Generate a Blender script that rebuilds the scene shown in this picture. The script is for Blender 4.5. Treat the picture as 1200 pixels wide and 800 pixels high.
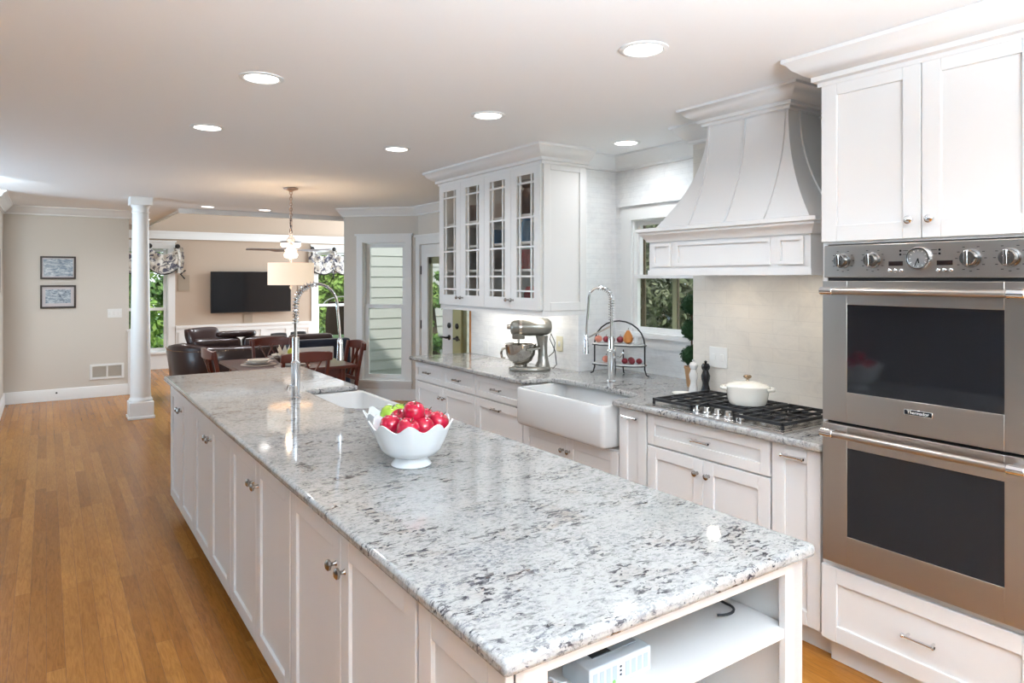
import bpy, bmesh, math, random
from mathutils import Vector, Matrix
PI = math.pi
for o in list(bpy.data.objects): bpy.data.objects.remove(o)
scene = bpy.context.scene
COL = scene.collection

# ------------------------------------------------------------------ camera, world, light
CAM_H = 1.606; YAW = math.radians(34.3); FPX = 800.0
cd = bpy.data.cameras.new('camera'); cam = bpy.data.objects.new('camera', cd); COL.objects.link(cam)
cam.location = (0, 0, CAM_H); cam.rotation_euler = (PI/2, 0, -YAW)
cd.sensor_width = 36.0; cd.lens = 36.0*FPX/1200; cd.shift_y = -75.0/1200; cd.clip_start = 0.02
scene.camera = cam
scene.view_settings.view_transform = 'Standard'; scene.view_settings.look = 'None'
scene.view_settings.exposure = 0.74; scene.view_settings.gamma = 1.0
scene.view_settings.use_curve_mapping = False

W = bpy.data.worlds.new('sky'); scene.world = W; W.use_nodes = True
wn = W.node_tree; bg = wn.nodes['Background']
bg.inputs[0].default_value = (0.86, 0.93, 1.0, 1); bg.inputs[1].default_value = 1.3

def area(name, loc, target, sx, sy, power, color=(1, 1, 1), spread=PI, shape='RECTANGLE', parent=None):
    l = bpy.data.lights.new(name, 'AREA'); l.shape = shape; l.size = sx
    if shape == 'RECTANGLE': l.size_y = sy
    l.energy = power; l.color = color; l.spread = spread
    o = bpy.data.objects.new(name, l); COL.objects.link(o)
    o.location = loc
    d = Vector(target)-Vector(loc)
    o.rotation_euler = d.to_track_quat('-Z', 'Y').to_euler()
    if parent: o.parent = parent
    return o
sl = bpy.data.lights.new('sun', 'SUN'); sl.energy = 2.2; sl.angle = math.radians(2); sl.color = (1, .95, .86)
so = bpy.data.objects.new('sun', sl); COL.objects.link(so)
so.rotation_euler = Vector((0.25, 0.75, -1.1)).to_track_quat('-Z', 'Y').to_euler()
FILLC = (0.80, 0.91, 1.0)
area('back_fill', (0.7, -3.62, 1.05), (0.7, 0.0, 3.2), 2.8, 1.5, 36, FILLC)  # added fill at the unseen back opening, tilted up to lift ceiling and fronts
area('ceiling_fill', (0.55, -1.55, 1.55), (0.66, -.9, 2.75), 0.5, 0.5, 262, (0.72, 0.865, 1.0), math.radians(112))  # added uplight behind the camera, bounces off the ceiling to brighten it
area('hall_ceiling_fill', (-3.70, 7.5, 1.5), (-.5, 7.5, 5.0), 1.6, 1.9, 100, (.54, .77, 1.0), math.radians(130))  # added fill at the unseen hall opening, aimed up at the far ceiling
area('left_ceiling_fill', (-2.3, 1.6, 1.6), (-2.2, 1.9, 2.9), 0.5, 0.5, 24, (0.48, 0.74, 1.0), math.radians(120))  # second added uplight, out of view, cools the left face of the island
area('picture_wall_fill', (-.56, 7.55, 2.50), (0.15, 10.7, 1.0), 0.25, 0.25, 15, (.82, .93, 1.0), math.radians(100))  # added, no fixture: brightens the picture wall from out of view
area('aisle_fill', (1.98, .55, 2.50), (2.0, .57, 0), 0.09, 0.09, 2.0, (.93, .97, 1.0), math.radians(150))  # added without a fixture to brighten the aisle cabinets
area('great_room_fill', (6.42, 11.8, 1.9), (0, 11.8, 1.6), 2.6, 2.6, 130, FILLC)  # added fill beyond the view, lifts the tan television wall

# ------------------------------------------------------------------ materials
def mat(name, color=(.8, .8, .8), rough=.5, metal=0.0, spec=.5, coat=0.0, emit=None, estr=0.0, trans=0.0, ior=1.45, sheen=0.0):
    m = bpy.data.materials.new(name); m.use_nodes = True
    b = m.node_tree.nodes['Principled BSDF']
    b.inputs['Base Color'].default_value = (*color, 1); b.inputs['Roughness'].default_value = rough
    b.inputs['Metallic'].default_value = metal; b.inputs['Specular IOR Level'].default_value = spec
    b.inputs['Coat Weight'].default_value = coat; b.inputs['IOR'].default_value = ior
    b.inputs['Transmission Weight'].default_value = trans; b.inputs['Sheen Weight'].default_value = sheen
    if emit:
        b.inputs['Emission Color'].default_value = (*emit, 1); b.inputs['Emission Strength'].default_value = estr
    return m
def N(m, t, **kw):
    n = m.node_tree.nodes.new(t)
    for k, v in kw.items(): setattr(n, k, v)
    return n
def L(m, a, b): m.node_tree.links.new(a, b)
def ramp(m, stops, fac):
    r = N(m, 'ShaderNodeValToRGB'); e = r.color_ramp.elements
    while len(e) < len(stops): e.new(.5)
    for i, (p, c) in enumerate(stops):
        e[i].position = p; e[i].color = (*c, 1) if len(c) == 3 else c
    L(m, fac, r.inputs[0]); return r.outputs[0]
def mapping(m, scale=(1, 1, 1), rot=(0, 0, 0), loc=(0, 0, 0)):
    tc = N(m, 'ShaderNodeNewGeometry'); mp = N(m, 'ShaderNodeMapping')
    mp.inputs['Scale'].default_value = scale; mp.inputs['Rotation'].default_value = rot; mp.inputs['Location'].default_value = loc
    L(m, tc.outputs['Position'], mp.inputs[0]); return mp.outputs[0]
def objmap(m, scale=(1, 1, 1)):
    tc = N(m, 'ShaderNodeTexCoord'); mp = N(m, 'ShaderNodeMapping'); mp.inputs['Scale'].default_value = scale
    L(m, tc.outputs['Object'], mp.inputs[0]); return mp.outputs[0]
def noise(m, vec, scale, detail=4, rough=.55, dist=0.0):
    n = N(m, 'ShaderNodeTexNoise'); n.inputs['Scale'].default_value = scale; n.inputs['Detail'].default_value = detail
    n.inputs['Roughness'].default_value = rough; n.inputs['Distortion'].default_value = dist
    L(m, vec, n.inputs['Vector']); return n.outputs['Fac']
def mix(m, fac, a, b, mode='MIX'):
    n = N(m, 'ShaderNodeMix', data_type='RGBA', blend_type=mode)
    if isinstance(fac, float): n.inputs[0].default_value = fac
    else: L(m, fac, n.inputs[0])
    for i, x in ((6, a), (7, b)):
        if isinstance(x, tuple): n.inputs[i].default_value = (*x, 1)
        else: L(m, x, n.inputs[i])
    return n.outputs[2]
def setc(m, sock, name='Base Color'): L(m, sock, m.node_tree.nodes['Principled BSDF'].inputs[name])
def bump(m, h, strength=.1, dist=.01):
    b = N(m, 'ShaderNodeBump'); b.inputs['Strength'].default_value = strength; b.inputs['Distance'].default_value = dist
    L(m, h, b.inputs['Height']); L(m, b.outputs[0], m.node_tree.nodes['Principled BSDF'].inputs['Normal'])

PAINT = mat('white_cabinet_paint', (.775, .76, .745), .34, spec=.45)
TRIMW = mat('white_trim_paint', (.82, .82, .81), .4)
CEIL = mat('ceiling_paint', (.905, .91, .915), .9, spec=.1)
WALLB = mat('beige_wall_paint', (.66, .615, .555), .8, spec=.15)
WALLD = mat('light_cutting_taupe', (.20, .18, .16), .8, spec=.15)  # unseen wall coloured dark to cut the bounce onto the island
WALLT = mat('tan_wall_paint', (.52, .415, .33), .8, spec=.15)
CHROME = mat('chrome', (.78, .79, .81), .1, 1.0)
NICKEL = mat('dark_nickel', (.42, .40, .38), .22, 1.0)
BLACK = mat('black_gloss', (.012, .012, .014), .12)
BLACKM = mat('black_iron', (.018, .018, .02), .5)
BRONZE = mat('black_bronze', (.015, .013, .012), .35)
PORC = mat('white_porcelain', (.67, .665, .655), .12, coat=.4)
ENAMEL = mat('cream_enamel', (.82, .79, .72), .15, coat=.5)
MILK = mat('milk_glass', (.82, .86, .88), .12, coat=.3)
RED = mat('red_apple_skin', (.46, .006, .035), .18, coat=.5)
GREEN = mat('green_apple_skin', (.33, .52, .05), .2, coat=.4)
WOODR = mat('mahogany', (.115, .022, .013), .28, coat=.3)
OAK = mat('oak_trim', (.45, .2, .07), .4)
LEATHER = mat('brown_leather', (.026, .010, .009), .3, coat=.15)
NAVY = mat('navy_leather', (.012, .017, .038), .35)
WHITEF = mat('white_fabric', (.8, .79, .78), .9)
PLASTIC = mat('white_plastic', (.82, .82, .80), .35)
SHADE = mat('linen_lamp_shade', (.85, .74, .6), .9, emit=(1, .80, .60), estr=.36)
LENS = mat('lamp_lens', (1, 1, 1), .5, emit=(1, .97, .93), estr=5.0)
GLOW = mat('lit_frosted_glass', (.9, .85, .8), .4, emit=(1, .84, .70), estr=.7)
CRYSTAL = mat('crystal_glass', (.95, .9, .86), .08, trans=.7, emit=(1, .8, .66), estr=.10)
COPPERY = mat('antique_silver', (.55, .42, .35), .35, .8)
DISPLAY = mat('dark_display', (.02, .012, .012), .2)
OVENGLASS = mat('oven_glass', (.010, .010, .012), .06, spec=.6)
SCREEN = mat('tv_screen', (.006, .007, .010), .09, spec=.55)
GREYF = mat('grey_speaker_mesh', (.38, .31, .24), .8)
CLAY = mat('terracotta_pot', (.52, .30, .15), .7)
TOPI = mat('topiary_leaf', (.010, .048, .010), .75)
TWIG = mat('twig_bark', (.10, .06, .035), .8)
OLIVE = mat('olive_frame', (.36, .34, .20), .55)
BROWNF = mat('brown_frame', (.17, .12, .07), .5)
SIDING = mat('white_siding', (.50, .505, .49), .6)
LAWN = mat('grass_ground', (.06, .13, .03), .9)
BARK = mat('tree_bark', (.09, .065, .045), .9)
WICKER = mat('dark_wicker', (.045, .028, .02), .7)
KNOBM = mat('dark_steel_knob', (.26, .255, .25), .25, 1.0)
GOLD = mat('brass_knob', (.5, .38, .26), .25, 1.0)
CANDY = mat('dark_red_fruit', (.20, .02, .03), .3)
PEAR = mat('amber_pear', (.48, .18, .04), .35)
PEACH = mat('peach_skin', (.62, .22, .15), .45)
BLUEG = mat('blue_glaze', (.07, .22, .42), .15)
REDG = mat('red_glaze', (.42, .03, .03), .15)
BRONG = mat('dark_brown_glaze', (.10, .06, .05), .2)
SILVERB = mat('fan_blade_grey', (.36, .35, .38), .45)
SHELL = mat('cream_shell', (.80, .74, .65), .7)

def steel(name, base, rough, sc):
    m = mat(name, base, rough, 1.0)
    n = noise(m, mapping(m, sc), 1.0, 3, .6)
    r = N(m, 'ShaderNodeMapRange'); r.inputs[3].default_value = rough-.02; r.inputs[4].default_value = rough+.03
    L(m, n, r.inputs[0]); setc(m, r.outputs[0], 'Roughness')
    return m
STEEL = steel('brushed_steel', (.50, .455, .415), .30, (2, 2, 500))
STEELT = steel('tray_steel', (.60, .58, .56), .25, (200, 4, 4))
MIXG = mat('mixer_enamel', (.27, .26, .23), .22, .55, coat=.5)
POLISH = mat('polished_steel', (.55, .53, .49), .12, 1.0)

def glass(name, tint=(.95, .97, .96), mixf=.12):
    m = bpy.data.materials.new(name); m.use_nodes = True
    nt = m.node_tree; nt.nodes.clear()
    out = nt.nodes.new('ShaderNodeOutputMaterial'); mx = nt.nodes.new('ShaderNodeMixShader')
    t = nt.nodes.new('ShaderNodeBsdfTransparent'); g = nt.nodes.new('ShaderNodeBsdfGlossy')
    t.inputs[0].default_value = (*tint, 1); g.inputs['Roughness'].default_value = .02
    fr = nt.nodes.new('ShaderNodeFresnel'); fr.inputs[0].default_value = 1.45
    ad = nt.nodes.new('ShaderNodeMath'); ad.operation = 'MULTIPLY'; ad.inputs[1].default_value = mixf*8
    ge = nt.nodes.new('ShaderNodeNewGeometry'); inv = nt.nodes.new('ShaderNodeMath'); inv.operation = 'SUBTRACT'; inv.inputs[0].default_value = 1.0
    nt.links.new(ge.outputs['Backfacing'], inv.inputs[1]); m2 = nt.nodes.new('ShaderNodeMath'); m2.operation = 'MULTIPLY'     # reflect at the outer skin only
    nt.links.new(fr.outputs[0], ad.inputs[0]); nt.links.new(ad.outputs[0], m2.inputs[0]); nt.links.new(inv.outputs[0], m2.inputs[1]); nt.links.new(m2.outputs[0], mx.inputs[0])
    nt.links.new(t.outputs[0], mx.inputs[1]); nt.links.new(g.outputs[0], mx.inputs[2]); nt.links.new(mx.outputs[0], out.inputs[0])
    return m
PANE = glass('window_glass')
CABGLASS = glass('cabinet_glass', (.95, .94, .92), .10)

def make_granite():
    m = mat('white_granite', (.8, .8, .8), .06, spec=.5)
    v = mapping(m, (.8, 1.25, 1.0), (0, 0, .5))          # flecks drawn out across the slab
    v2 = mapping(m, (.8, 1.25, 1.0), (0, 0, .25), (3, 7, 1))
    base = ramp(m, [(.33, (.19, .187, .187)), (.42, (.32, .312, .302)), (.53, (.42, .408, .388)), (.70, (.36, .345, .322))], noise(m, v, 48.0, 6, .78, .3))
    gz = ramp(m, [(.46, (0, 0, 0)), (.66, (.85, .85, .85))], noise(m, v2, 6.0, 6, .62, .6))
    gd = ramp(m, [(.50, (0, 0, 0)), (.57, (1, 1, 1))], noise(m, v2, 70.0, 5, .7, .5))
    gm = N(m, 'ShaderNodeMath', operation='MULTIPLY'); L(m, gz, gm.inputs[0]); L(m, gd, gm.inputs[1])
    c = mix(m, gm.outputs[0], base, (.14, .14, .165))
    br = ramp(m, [(.56, (0, 0, 0)), (.74, (.6, .6, .6))], noise(m, v, 6.0, 6, .65, .5))
    c = mix(m, br, c, (.66, .54, .46), 'MULTIPLY')
    cl = ramp(m, [(.46, (0, 0, 0)), (.60, (1, 1, 1))], noise(m, v, 6.0, 5, .62, .5))      # where the dark flecks gather
    fl = ramp(m, [(.545, (0, 0, 0)), (.575, (1, 1, 1))], noise(m, mapping(m, (.6, 1.4, 1), (0, 0, .5)), 52.0, 5, .62, .7))
    mul = N(m, 'ShaderNodeMath', operation='MULTIPLY'); L(m, cl, mul.inputs[0]); L(m, fl, mul.inputs[1])
    c = mix(m, mul.outputs[0], c, (.028, .025, .033))
    fl2 = ramp(m, [(.63, (0, 0, 0)), (.67, (1, 1, 1))], noise(m, v2, 80.0, 3, .6, .4))
    c = mix(m, fl2, c, (.09, .087, .10))
    sp = ramp(m, [(.60, (0, 0, 0)), (.70, (.7, .7, .7))], noise(m, v, 120.0, 3, .6))
    c = mix(m, sp, c, (.41, .402, .388))
    setc(m, c); return m
GRANITE = make_granite()

def make_marble(name, c0, c1, sz):
    m = mat(name, c0, .32)
    g = N(m, 'ShaderNodeNewGeometry'); s = N(m, 'ShaderNodeSeparateXYZ'); L(m, g.outputs['Position'], s.inputs[0])
    a = N(m, 'ShaderNodeMath', operation='ADD'); L(m, s.outputs[0], a.inputs[0]); L(m, s.outputs[1], a.inputs[1])
    cmb = N(m, 'ShaderNodeCombineXYZ'); L(m, a.outputs[0], cmb.inputs[0]); L(m, s.outputs[2], cmb.inputs[1])
    b = N(m, 'ShaderNodeTexBrick'); L(m, cmb.outputs[0], b.inputs[0])
    b.inputs['Scale'].default_value = 1.0; b.inputs['Brick Width'].default_value = sz[0]; b.inputs['Row Height'].default_value = sz[1]
    b.inputs['Mortar Size'].default_value = .0012; b.inputs['Mortar Smooth'].default_value = .3
    b.inputs['Color1'].default_value = (*c0, 1); b.inputs['Color2'].default_value = (*c1, 1); b.inputs['Mortar'].default_value = tuple(x*.86 for x in c0)+(1,)
    v = mapping(m, (1, 1, 1.6), (.3, .2, .4))
    vein = ramp(m, [(.30, (.88, .88, .89)), (.55, (1, 1, 1)), (.75, (.95, .945, .93))], noise(m, v, 6, 8, .72, .8))
    c = mix(m, 1.0, b.outputs[0], vein, 'MULTIPLY'); setc(m, c)
    return m
MARBLE = make_marble('marble_tile', (.86, .86, .85), (.83, .835, .83), (.152, .038))
MARBLEW = make_marble('marble_tile_warm', (.75, .705, .635), (.725, .68, .61), (.305, .0765))

def make_floor():
    m = mat('oak_floor', (.5, .3, .15), .24, spec=.2)
    g = N(m, 'ShaderNodeNewGeometry'); mp = N(m, 'ShaderNodeMapping'); mp.inputs['Rotation'].default_value = (0, 0, PI/2)
    L(m, g.outputs['Position'], mp.inputs[0])
    b = N(m, 'ShaderNodeTexBrick'); L(m, mp.outputs[0], b.inputs[0]); b.offset = .37; b.offset_frequency = 3; b.squash = 1.35; b.squash_frequency = 2
    b.inputs['Scale'].default_value = 1.0; b.inputs['Brick Width'].default_value = 1.05; b.inputs['Row Height'].default_value = .066
    b.inputs['Mortar Size'].default_value = .0011; b.inputs['Mortar Smooth'].default_value = .2; b.inputs['Bias'].default_value = -.1
    b.inputs['Color1'].default_value = (.44, .19, .040, 1); b.inputs['Color2'].default_value = (.30, .116, .020, 1); b.inputs['Mortar'].default_value = (.24, .11, .04, 1)
    v = mapping(m, (20, 1.8, 1))
    gr = ramp(m, [(.3, (.70, .66, .60)), (.6, (1.10, 1.08, 1.05))], noise(m, v, 3.0, 8, .7, 1.6))
    c = mix(m, 1.0, b.outputs[0], gr, 'MULTIPLY')
    big = ramp(m, [(.35, (.90, .87, .84)), (.7, (1.08, 1.08, 1.08))], noise(m, mapping(m, (3, .5, 1)), 1.3, 3, .5))
    c = mix(m, 1.0, c, big, 'MULTIPLY')
    setc(m, c); return m
FLOOR = make_floor()

def leafy(name, cols, sc=3.0):
    m = mat(name, cols[0], .6)
    c = ramp(m, [(.30, cols[0]), (.5, cols[1]), (.68, cols[2])], noise(m, objmap(m, (1, 1, 1)), sc, 3, .7))
    setc(m, c); return m
LEAF = leafy('tree_leaves', [(.030, .085, .022), (.10, .22, .05), (.30, .42, .12)])
LEAFY = leafy('bright_leaves', [(.09, .20, .04), (.25, .42, .09), (.45, .58, .18)])
LEAFD = leafy('dull_leaves', [(.05, .065, .03), (.13, .15, .075), (.28, .29, .19)])
def floral():
    m = mat('floral_valance', (.7, .65, .58), .9)
    v = objmap(m, (1, 1, 1))
    c = ramp(m, [(.40, (.10, .10, .14)), (.47, (.34, .32, .30)), (.52, (.68, .64, .58)), (.66, (.72, .68, .62)), (.72, (.25, .20, .17))], noise(m, v, 10.0, 3, .6, 1.4))
    setc(m, c); return m
FLORAL = floral()
def art(name, seed, dark):
    m = mat(name, (.5, .55, .6), .25)
    v = objmap(m, (1.0, 1.0, 2.4))
    n = noise(m, v, 13+seed, 6, .7, .7)
    d = (.03, .045, .07) if dark else (.13, .18, .24)
    setc(m, ramp(m, [(.36, d), (.5, (.30, .36, .42)), (.62, (.62, .66, .69))], n)); return m
ARTA = art('harbour_print', 0, False); ARTB = art('crowd_print', 5, True)

# ------------------------------------------------------------------ mesh builder
class Fr:
    """A face frame: origin, U along the face, N out of it; V is up."""
    def __init__(s, o, u, n): s.o = Vector(o); s.u = Vector(u).normalized(); s.n = Vector(n).normalized(); s.v = Vector((0, 0, 1))
    def p(s, u, v, n=0.0): return s.o+s.u*u+s.v*v+s.n*n
def xf(x):      # face looking to -X: U runs towards the camera (-Y); u = -y
    return Fr((x, 0, 0), (0, -1, 0), (-1, 0, 0))
def yf(y):      # face looking to -Y: U runs +X
    return Fr((0, y, 0), (1, 0, 0), (0, -1, 0))

class MB:
    def __init__(s): s.bm = bmesh.new()
    def hexa(s, pts):
        vs = [s.bm.verts.new(p) for p in pts]
        for f in ((0, 3, 2, 1), (4, 5, 6, 7), (0, 1, 5, 4), (1, 2, 6, 5), (2, 3, 7, 6), (3, 0, 4, 7)):
            s.bm.faces.new([vs[i] for i in f])
        return s
    def box(s, x0, x1, y0, y1, z0, z1):
        return s.hexa([(x0, y0, z0), (x1, y0, z0), (x1, y1, z0), (x0, y1, z0), (x0, y0, z1), (x1, y0, z1), (x1, y1, z1), (x0, y1, z1)])
    def fbox(s, f, u0, u1, v0, v1, n0, n1):
        return s.hexa([f.p(u0, v0, n0), f.p(u1, v0, n0), f.p(u1, v0, n1), f.p(u0, v0, n1), f.p(u0, v1, n0), f.p(u1, v1, n0), f.p(u1, v1, n1), f.p(u0, v1, n1)])
    def loft(s, rings, closed=True, cap=True):
        R = [[s.bm.verts.new(p) for p in r] for r in rings]
        n = len(R[0])
        for a, b in zip(R, R[1:]):
            for i in range(n if closed else n-1):
                j = (i+1) % n
                s.bm.faces.new((a[i], a[j], b[j], b[i]))
        if cap and closed:
            s.bm.faces.new(list(reversed(R[0]))); s.bm.faces.new(R[-1])
        return s
    def rframe(s, f, u0, u1, v0, v1, n0, n1, e):
        s.fbox(f, u0, u0+e, v0, v1, n0, n1).fbox(f, u1-e, u1, v0, v1, n0, n1)
        return s.fbox(f, u0+e, u1-e, v0, v0+e, n0, n1).fbox(f, u0+e, u1-e, v1-e, v1, n0, n1)
    def lathe(s, prof, c=(0, 0, 0), n=24, axis=(0, 0, 1), wave=None):
        c = Vector(c); ax = Vector(axis).normalized()
        e1 = ax.orthogonal().normalized(); e2 = ax.cross(e1)
        rings = []
        for i, (r, z) in enumerate(prof):
            ring = []
            for k in range(n):
                a = 2*PI*k/n
                rr, zz = (r, z) if not wave else wave(i, r, z, a)
                ring.append(c+ax*zz+(e1*math.cos(a)+e2*math.sin(a))*max(rr, 1e-4))
            rings.append(ring)
        return s.loft(rings)
    def cyl(s, p0, p1, r0, r1=None, n=16):
        p0, p1 = Vector(p0), Vector(p1); d = p1-p0
        return s.lathe([(r0, 0), (r0 if r1 is None else r1, d.length)], p0, n, d)
    def sphere(s, c, r, n=16, sc=(1, 1, 1)):
        c = Vector(c); m = max(6, n//2); rings = []
        for i in range(m+1):
            t = PI*i/m; rr = max(math.sin(t), 1e-3)
            rings.append([c+Vector((r*sc[0]*rr*math.cos(2*PI*k/n), r*sc[1]*rr*math.sin(2*PI*k/n), -r*sc[2]*math.cos(t))) for k in range(n)])
        return s.loft(rings)
    def tube(s, pts, r, n=8, closed=False):
        P = [Vector(p) for p in pts]; m = len(P); rings = []; up = None
        for i in range(m):
            if closed: t = P[(i+1) % m]-P[i-1]
            else: t = P[min(i+1, m-1)]-P[max(i-1, 0)]
            t.normalize()
            if up is None: up = t.orthogonal().normalized()
            up = (up-t*up.dot(t)).normalized(); b = t.cross(up)
            rr = r[i] if isinstance(r, (list, tuple)) else r
            rings.append([P[i]+(up*math.cos(2*PI*k/n)+b*math.sin(2*PI*k/n))*rr for k in range(n)])
        if closed:
            rings.append(rings[0]); return s.loft(rings, cap=False)
        return s.loft(rings)
    def prism(s, poly, z0, z1):
        return s.loft([[(x, y, z0) for x, y in poly], [(x, y, z1) for x, y in poly]])
    def bar(s, p0, p1, w, h, up=(0, 0, 1)):
        p0, p1 = Vector(p0), Vector(p1); d = (p1-p0).normalized()
        sd = d.cross(Vector(up))
        sd = sd.normalized() if sd.length > 1e-5 else d.orthogonal().normalized()
        u = sd.cross(d)
        q = [sd*w/2+u*h/2, -sd*w/2+u*h/2, -sd*w/2-u*h/2, sd*w/2-u*h/2]
        return s.loft([[p0+x for x in q], [p1+x for x in q]])
    def ribbon(s, pts, w, h, up=(0, 0, 1)):
        P = [Vector(p) for p in pts]; rings = []
        for i in range(len(P)):
            d = (P[min(i+1, len(P)-1)]-P[max(i-1, 0)]).normalized(); sd = d.cross(Vector(up)).normalized(); u = sd.cross(d)
            rings.append([P[i]+sd*w/2+u*h/2, P[i]-sd*w/2+u*h/2, P[i]-sd*w/2-u*h/2, P[i]+sd*w/2-u*h/2])
        return s.loft(rings)
    def sweep(s, path, prof, side=1, z=0.0):
        """prof: (out, dz) closed outline swept along an XY path with mitred corners; out to the right of travel for side=1"""
        P = [Vector(p) for p in path]; rings = []
        for i in range(len(P)):
            ns = []
            for a, b in ((i-1, i), (i, i+1)):
                if 0 <= a and b < len(P):
                    d = (P[b]-P[a]).normalized(); ns.append(Vector((d.y, -d.x))*side)
            n = ns[0] if len(ns) == 1 else (ns[0]+ns[1])/max(.2, 1+ns[0].dot(ns[1]))
            rings.append([(P[i].x+n.x*o, P[i].y+n.y*o, z+dz) for o, dz in prof])
        return s.loft(rings)
    def build(s, name, m, parent=None, bevel=0.0, smooth=35, seg=2, sub=0, origin=None):
        bm = s.bm
        bmesh.ops.recalc_face_normals(bm, faces=bm.faces)
        off = Vector((0, 0, 0))
        if parent is not None:
            q = parent
            while q.parent: q = q.parent
            off = q.location.copy() if not q.get('_local') else off
        else:
            if origin is not None: off = Vector(origin)
            else:
                xs = [v.co.x for v in bm.verts]; ys = [v.co.y for v in bm.verts]; zs = [v.co.z for v in bm.verts]
                off = Vector(((min(xs)+max(xs))/2, (min(ys)+max(ys))/2, min(zs)))
        for v in bm.verts: v.co -= off
        me = bpy.data.meshes.new(name); bm.to_mesh(me); bm.free()
        me.polygons.foreach_set('use_smooth', [True]*len(me.polygons))
        me.set_sharp_from_angle(angle=math.radians(smooth))
        o = bpy.data.objects.new(name, me); COL.objects.link(o); me.materials.append(m)
        if parent is not None: o.parent = parent
        else: o.location = off
        if bevel:
            b = o.modifiers.new('bevel', 'BEVEL'); b.width = bevel; b.segments = seg; b.limit_method = 'ANGLE'; b.angle_limit = math.radians(40)
            b.harden_normals = False
        if sub:
            q = o.modifiers.new('subdivision', 'SUBSURF'); q.levels = sub; q.render_levels = sub
        return o
def thing(name, label, cat, loc=(0, 0, 0), group=None, local=False):
    o = bpy.data.objects.new(name, None); COL.objects.link(o); o.location = loc
    o.empty_display_size = .05
    if local: o['_local'] = 1
    o['label'] = label; o['category'] = cat
    if group: o['group'] = group
    return o
def tag(o, label, cat, group=None):
    o['label'] = label; o['category'] = cat
    if group: o['group'] = group
    return o
def struct(name, mb, m, **kw):
    o = mb.build(name, m, **kw); o['kind'] = 'structure'; return o
def copy_tree(o, parent=None):
    c = o.copy(); COL.objects.link(c)
    if parent: c.parent = parent
    for ch in list(o.children): copy_tree(ch, c)
    return c

# ------------------------------------------------------------------ the room
ZC = 2.52
W1 = 3.24; W2 = 3.61; YR0 = 2.80; YR1 = 3.88        # cooking wall, sink window wall, alcove ends
YTV = 13.40; YOPEN = 9.95
HOUSE = [(-3.9, -3.8), (3.39, -3.8), (3.74, .84), (3.74, 5.2), (4.12, 5.2), (4.12, 8.12), (3.36, 8.86), (3.90, YOPEN-.02), (6.6, YOPEN-.02)]
struct('floor', MB().prism(HOUSE+[(6.6, 13.55), (-3.9, 13.55)], -.06, 0), FLOOR)
c = MB().prism(HOUSE[:-1]+[(3.90, YOPEN), (-3.9, YOPEN)], ZC, ZC+.1)
c.box(-3.9, 1.50, YOPEN, 13.6, ZC, ZC+.1)
struct('ceiling', c, CEIL)
g = MB()
g.box(-3.9, 6.6, YOPEN-.08, YOPEN, ZC+.1, 4.3).box(1.40, 1.50, YOPEN, 13.6, ZC+.1, 4.3).box(-3.9, 6.6, YOPEN-.1, 13.6, 4.3, 4.4)
struct('ceiling_great_room', g, CEIL)

# cooking-side walls
w = MB()
w.box(W1, W1+.15, -3.8, .84, 0, ZC)
struct('wall_right', w, WALLB)
struct('wall_range', MB().box(W1, W1+.5, .84, YR0, 0, ZC), MARBLEW)
WY0, WY1, WZ0, WZ1 = 2.99, 3.69, 1.205, 2.03
w = MB()
w.box(W2, W2+.065, YR0, WY0, 0, ZC).box(W2, W2+.065, WY1, YR1, 0, ZC).box(W2, W2+.065, WY0, WY1, 0, WZ0).box(W2, W2+.065, WY0, WY1, WZ1, ZC)
struct('wall_sink', w, MARBLE)
struct('wall_mixer', MB().box(W1, W1+.5, YR1, 5.42, 0, ZC), MARBLE)
struct('trim_1', MB().box(W1-.012, W1+.5, 5.42, 5.435, .0, ZC), OAK)
# nook: french-door wall, diagonal window wall, return to the great room
XD = 4.0; CB = Vector((3.98, 8.06)); CA = Vector((3.273, 8.767))
DY0, DY1, DZ = 6.32, 7.96, 2.03
w = MB()
w.box(XD, XD+.12, DY1, 8.06, 0, ZC).box(XD, XD+.12, 5.2, DY0, 0, ZC).box(XD, XD+.12, DY0, DY1, DZ, ZC)
w.box(W1+.5, XD+.12, 5.2, 5.42, 0, ZC)
struct('wall_nook', w, WALLB)
dd = (CA-CB).normalized(); nn = Vector((-dd.y, dd.x))       # nn points into the nook
if nn.x > 0: nn = -nn
BAY = Fr((CA.x, CA.y, 0), (-dd.x, -dd.y, 0), (nn.x, nn.y, 0)); BL = (CA-CB).length
BU0, BU1, BZ0, BZ1 = .27, .86, .26, 2.07
w = MB()
for (u0, u1, v0, v1) in ((0, BU0, 0, ZC), (BU1, BL+.03, 0, ZC), (BU0, BU1, 0, BZ0), (BU0, BU1, BZ1, ZC)): w.fbox(BAY, u0, u1, v0, v1, -.13, 0)
struct('wall_bay', w, WALLB)
w = MB().prism([(3.273, 8.767), (3.40, 8.80), (3.90, YOPEN), (3.78, YOPEN)], 0, ZC)
struct('wall_bay_return', w, WALLB)
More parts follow.
